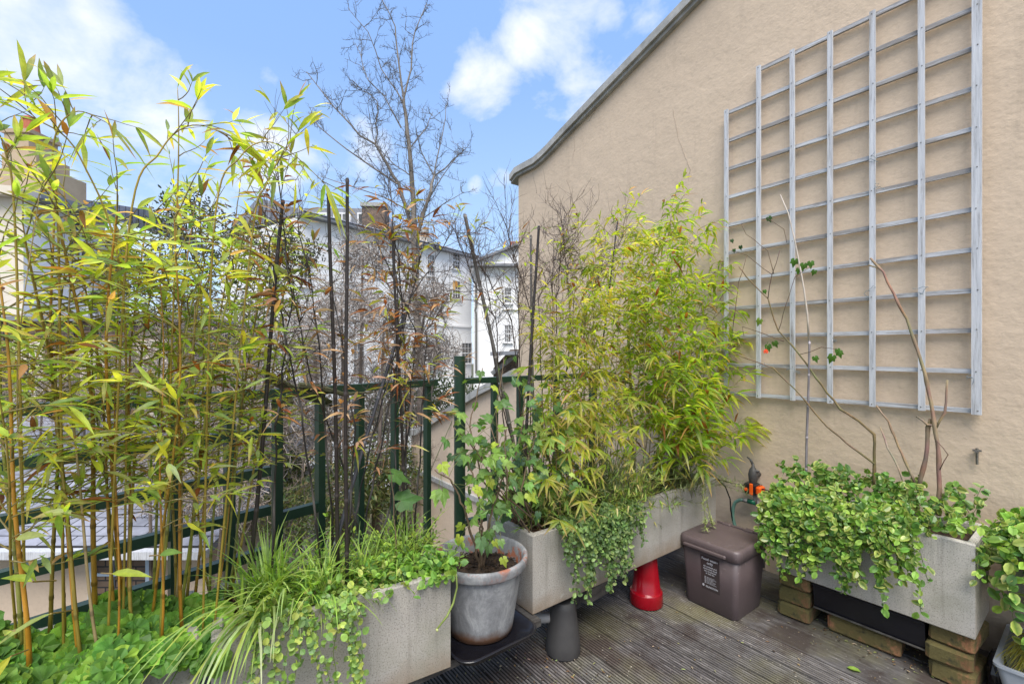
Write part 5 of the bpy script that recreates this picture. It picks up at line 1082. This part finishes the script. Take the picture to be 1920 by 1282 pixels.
b = MB(); blade(b, PX(1780, 995, 2.2), V((.0, -.35, .3)), .13, .010, (.07, .13, .11), (.12, .2, .18), -.1, 6); blade(b, PX(1790, 990, 2.2), V((.1, -.3, .12)), .08, .009, (.06, .12, .10), (.12, .2, .18), .1, 6)
tag(b.build('blue_leaf', M['gloss'], None, fix=False), 'single blue green sword leaf sticking out near the trough corner', 'plant')

# ---- woody climbers against the trellis
random.seed(37)
def woody(name, label, lines, leaves=(), group='woody climbers on the trellis', loc=None, buds=True):
    root = thing(name, loc or PX(*lines[0][0][0], lines[0][1]), label, 'climber', group); b = MB()
    for px, x, r0, r1, col in lines:
        pts = []
        for i in range(len(px) - 1):
            L_ = math.hypot(px[i + 1][0] - px[i][0], px[i + 1][1] - px[i][1]); k = max(2, int(L_ / 16))
            for j in range(k): t = j / k; pts.append(PX(px[i][0] + (px[i + 1][0] - px[i][0]) * t, px[i][1] + (px[i + 1][1] - px[i][1]) * t, x) + rv(.0012))
        pts.append(PX(*px[-1], x)); n = len(pts); b.tube(pts, [(r0 + (r1 - r0) * i / n) * (1.25 if i % 4 == 2 else 1) for i in range(n)], 7, col, cols=[tuple(c * R(.8, 1.15) for c in col) for _ in pts])
    b.build('stem', M['bark'], root, True)
    if leaves:
        l = MB()
        for u, v, s, c in leaves:
            q = PX(u, v, 2.28)
            maple(l, q, V((0, R(-.6, .6), -1)), V((-1, R(-.4, .1), .3)), s, jit(c, .15))
        l.build('leaves', M['leaf2'], root, fix=False)
    return root
WB = (.29, .205, .13); DB = (.13, .085, .06)
woody('climber_stem', 'thick brown pruned climber stem forked below the trellis', [([(1760, 965), (1762, 880), (1753, 795), (1742, 735), (1722, 660), (1700, 600), (1675, 550), (1655, 510), (1632, 484)], 2.26, .0075, .0035, WB), ([(1754, 800), (1772, 775), (1776, 712)], 2.26, .004, .003, WB), ([(1648, 503), (1628, 497)], 2.26, .003, .002, WB), ([(1753, 800), (1740, 795), (1718, 780)], 2.26, .004, .003, WB), ([(1763, 880), (1778, 852), (1756, 826)], 2.25, .0016, .001, DB)], loc=PX(1760, 965, 2.26))
woody('climber_stem', 'pair of pale pruned stems crossing in front of the lower trellis edge', [([(1722, 915), (1735, 860), (1740, 800), (1745, 785)], 2.27, .007, .006, WB), ([(1715, 905), (1690, 850), (1665, 790), (1643, 760)], 2.27, .0045, .003, WB), ([(1704, 930), (1685, 880), (1665, 840), (1650, 800)], 2.26, .0036, .002, (.35, .28, .2))], loc=PX(1722, 915, 2.27))
GL = (.07, .17, .03)
woody('climber_stem', 'olive brown branching climber spreading left over the trellis with few leaves', [([(1638, 915), (1640, 815), (1610, 790), (1575, 765), (1540, 722), (1500, 665), (1460, 620), (1440, 560), (1400, 520), (1385, 500)], 2.27, .0055, .002, (.17, .13, .06)), ([(1640, 870), (1600, 840), (1550, 800), (1500, 740), (1450, 690), (1400, 672), (1365, 660)], 2.26, .004, .0018, (.18, .13, .07)), ([(1452, 515), (1440, 470), (1400, 440), (1390, 420)], 2.27, .0016, .001, DB), ([(1440, 560), (1448, 515), (1462, 470)], 2.27, .0022, .001, DB), ([(1448, 515), (1400, 480), (1370, 470)], 2.27, .0016, .001, DB), ([(1470, 640), (1430, 625), (1392, 612), (1395, 630)], 2.27, .0018, .001, DB), ([(1500, 665), (1540, 650), (1570, 655)], 2.26, .0015, .001, DB), ([(1460, 620), (1490, 520), (1520, 500)], 2.26, .0015, .001, DB), ([(1372, 640), (1385, 530), (1400, 480)], 2.26, .002, .001, DB), ([(1440, 410), (1470, 430), (1475, 455)], 2.27, .0013, .001, DB)],
      [(1441, 408, .020, (.04, .09, .03)), (1388, 462, .016, (.03, .07, .03)), (1372, 450, .014, (.03, .07, .03)), (1376, 468, .014, (.04, .09, .03)), (1490, 488, .026, GL), (1507, 496, .024, GL), (1520, 492, .022, GL), (1527, 508, .018, GL), (1498, 505, .02, GL), (1528, 670, .020, GL), (1560, 668, .028, GL), (1573, 660, .022, GL), (1570, 655, .016, GL), (1440, 648, .024, GL), (1452, 642, .022, GL), (1424, 600, .026, (.16, .26, .05)), (1433, 545, .015, GL)], loc=PX(1638, 915, 2.27))
root = thing('abutilon_flower', PX(1437, 662, 2.25), 'small salmon pink hanging flower in front of the trellis left side', 'flower'); b = MB()
for k in range(6): a = k * 1.05; oval(b, PX(1436, 654, 2.25), V((math.cos(a) * .5, math.sin(a) * .5, -1)), V((math.cos(a), math.sin(a), .2)), .024, .015, jit((.75, .12, .05), .15))
b.build('petals', M['leaf2'], root, fix=False); b = MB(); b.tube([PX(1436, 654, 2.25), PX(1440, 640, 2.25)], .0015, 5, (.2, .25, .08)); b.build('stalk', M['culm'], root)
# loose long green stem hanging beside the pot and a fallen leaf on the deck
b = MB(); b.tube([PY(855, 1072, 1.09), PY(857, 1100, 1.09), PY(850, 1130, 1.085), PY(838, 1155, 1.083), PY(820, 1178, 1.08)], [.0022, .0026, .003, .0032, .0024], 7, (.20, .26, .06)); b.tube([PY(821, 1179, 1.08), PY(818, 1182, 1.08)], .0042, 7, (.42, .46, .18))
tag(b.build('cut_stem', M['culm'], None, True), 'cut green stem dangling across the trough corner beside the grey pot', 'stem')
for u, v, s in ((1588, 1250, .03), ):
    b = MB(); q = PZ(u, v, .006); oval(b, q, V((.3, -1, .05)), UP, s * 1.3, s * .8, (.26, .40, .07)); tag(b.build('fallen_leaf', M['leaf2'], None, fix=False), 'single fresh green leaf lying on the open deck', 'leaf')
b = MB(); random.seed(50)
for _ in range(1100):
    if R(0, 1) < .35: p = V((R(.3, 2.3), R(.1, 1.3), .004))
    elif R(0, 1) < .5: p = V((R(2.03, 2.35), R(.38, .75), .004))
    else: p = V((R(.3, 1.2), R(1.0, 1.35), .004))
    a = R(0, 6.28); d = V((math.cos(a), math.sin(a), .05)); oval(b, p, d, UP + rv(.2), R(.004, .016), R(.002, .006), jit(random.choice([(.30, .2, .1), (.15, .09, .05), (.35, .38, .15), (.4, .35, .25), (.06, .04, .03)]), .3))
tag(b.build('leaf_litter', M['dry'], None, fix=False), kind='stuff'); bpy.data.objects['leaf_litter']['label'] = 'scattered crumbs of leaf litter on the deck boards'
random.seed(51)
b = MB()
for _ in range(500):
    x0, x1 = random.choice(((.11, .6), (1.0, 2.1), (1.6, 2.1))); p = V((R(x0, x1), R(1.20, 1.38), .468)); a = R(0, 6.28); blade(b, p, V((math.cos(a), math.sin(a), R(0, .25))), R(.03, .07), R(.003, .008), jit(random.choice([(.28, .15, .07), (.18, .09, .04), (.4, .28, .16)]), .3), droop=.3, k=3)
o = tag(b.build('dead_leaves', M['dry'], None, fix=False), kind='stuff'); o['label'] = 'dead brown leaves covering the soil of the troughs'

# ================================================================== CAMERA AND LIGHT
cam = bpy.data.cameras.new('camera'); co = bpy.data.objects.new('camera', cam); C.objects.link(co)
cam.sensor_width = 36; cam.lens = FP / 1920 * 36; cam.shift_y = (HZ - 641) / 1920; cam.clip_end = 1000; cam.clip_start = .02
co.location = EYE; co.rotation_euler = (math.radians(90), 0, -math.atan2(.6048, .7964)); bpy.context.scene.camera = co
SE, SR = math.radians(58), math.radians(215)      # sun elevation, azimuth of the light (compass from +y, clockwise)
w = bpy.data.worlds.new('World'); bpy.context.scene.world = w; w.use_nodes = True; nt = w.node_tree; nt.nodes.clear()
wo = nt.nodes.new('ShaderNodeOutputWorld'); bg = nt.nodes.new('ShaderNodeBackground'); nt.links.new(bg.outputs[0], wo.inputs[0]); bg.inputs[1].default_value = .15
sk = nt.nodes.new('ShaderNodeTexSky'); sk.sky_type = 'NISHITA'; sk.sun_disc = False; sk.sun_elevation = SE; sk.sun_rotation = SR; sk.air_density = 1.0; sk.dust_density = .6; sk.ozone_density = 1.5
tc = nt.nodes.new('ShaderNodeTexCoord'); D = tc.outputs['Generated']
sx = nt.nodes.new('ShaderNodeSeparateXYZ'); nt.links.new(D, sx.inputs[0])
def cloud_blob(u, v, rad):
    d = ray(u, v).normalized(); n = nt.nodes.new('ShaderNodeVectorMath'); n.operation = 'DISTANCE'; nt.links.new(D, n.inputs[0]); n.inputs[1].default_value = d
    m = nt.nodes.new('ShaderNodeMapRange'); m.interpolation_type = 'SMOOTHSTEP'; m.inputs[1].default_value = rad; m.inputs[2].default_value = rad * .1; m.inputs[3].default_value = 0; m.inputs[4].default_value = 1
    nt.links.new(n.outputs[1], m.inputs[0]); return m.outputs[0]
acc = None
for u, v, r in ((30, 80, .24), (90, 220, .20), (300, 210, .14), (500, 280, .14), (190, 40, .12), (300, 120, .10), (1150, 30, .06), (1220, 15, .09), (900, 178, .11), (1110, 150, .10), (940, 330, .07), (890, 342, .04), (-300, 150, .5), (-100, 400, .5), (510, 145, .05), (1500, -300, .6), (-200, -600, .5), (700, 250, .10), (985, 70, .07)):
    o_ = cloud_blob(u, v, r)
    if acc is None: acc = o_
    else:
        m = nt.nodes.new('ShaderNodeMath'); m.operation = 'MAXIMUM'; nt.links.new(acc, m.inputs[0]); nt.links.new(o_, m.inputs[1]); acc = m.outputs[0]
mp = nt.nodes.new('ShaderNodeMapping'); mp.inputs['Scale'].default_value = (1, 1, 1.5); nt.links.new(D, mp.inputs[0])
n1 = noise(nt, mp.outputs[0], 4.2, 9, .58, .25)
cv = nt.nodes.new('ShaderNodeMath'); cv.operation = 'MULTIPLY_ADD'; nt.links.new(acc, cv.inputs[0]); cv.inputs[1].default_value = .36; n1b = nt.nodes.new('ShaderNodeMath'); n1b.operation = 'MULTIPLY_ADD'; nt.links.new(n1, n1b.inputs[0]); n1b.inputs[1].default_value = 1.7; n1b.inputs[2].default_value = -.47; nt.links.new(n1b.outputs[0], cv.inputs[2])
bk = nt.nodes.new('ShaderNodeVectorMath'); bk.operation = 'DOT_PRODUCT'; nt.links.new(D, bk.inputs[0]); bk.inputs[1].default_value = (.6048, .7964, 0)  # unseen cloud cover added behind the camera as neutral fill light
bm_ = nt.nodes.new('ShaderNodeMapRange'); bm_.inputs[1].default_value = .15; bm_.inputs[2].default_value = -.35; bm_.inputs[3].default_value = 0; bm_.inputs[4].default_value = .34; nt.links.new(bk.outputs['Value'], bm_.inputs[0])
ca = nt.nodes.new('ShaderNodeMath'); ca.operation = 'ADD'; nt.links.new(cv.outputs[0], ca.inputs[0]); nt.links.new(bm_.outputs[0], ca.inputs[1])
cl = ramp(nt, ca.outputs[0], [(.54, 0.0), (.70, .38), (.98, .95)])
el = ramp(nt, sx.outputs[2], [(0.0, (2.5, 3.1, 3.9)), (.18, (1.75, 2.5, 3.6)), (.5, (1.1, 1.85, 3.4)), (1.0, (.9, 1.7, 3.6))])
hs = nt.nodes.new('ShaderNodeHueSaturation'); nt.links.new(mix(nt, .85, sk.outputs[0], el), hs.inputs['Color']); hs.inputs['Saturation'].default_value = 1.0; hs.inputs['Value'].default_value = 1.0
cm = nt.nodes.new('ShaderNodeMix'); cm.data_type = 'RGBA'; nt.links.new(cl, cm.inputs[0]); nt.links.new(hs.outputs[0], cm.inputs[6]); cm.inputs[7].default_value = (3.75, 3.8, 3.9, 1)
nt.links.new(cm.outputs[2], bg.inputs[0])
sd = bpy.data.lights.new('sun', 'SUN'); sd.energy = 2.5; sd.angle = math.radians(38); sd.color = (1, .94, .85); so = bpy.data.objects.new('sun', sd); C.objects.link(so)
so.rotation_euler = (math.radians(90) - SE, 0, math.pi - SR)
sc = bpy.context.scene; sc.view_settings.view_transform = 'Standard'; sc.view_settings.look = 'None'; sc.view_settings.exposure = 1.05; sc.view_settings.gamma = 1
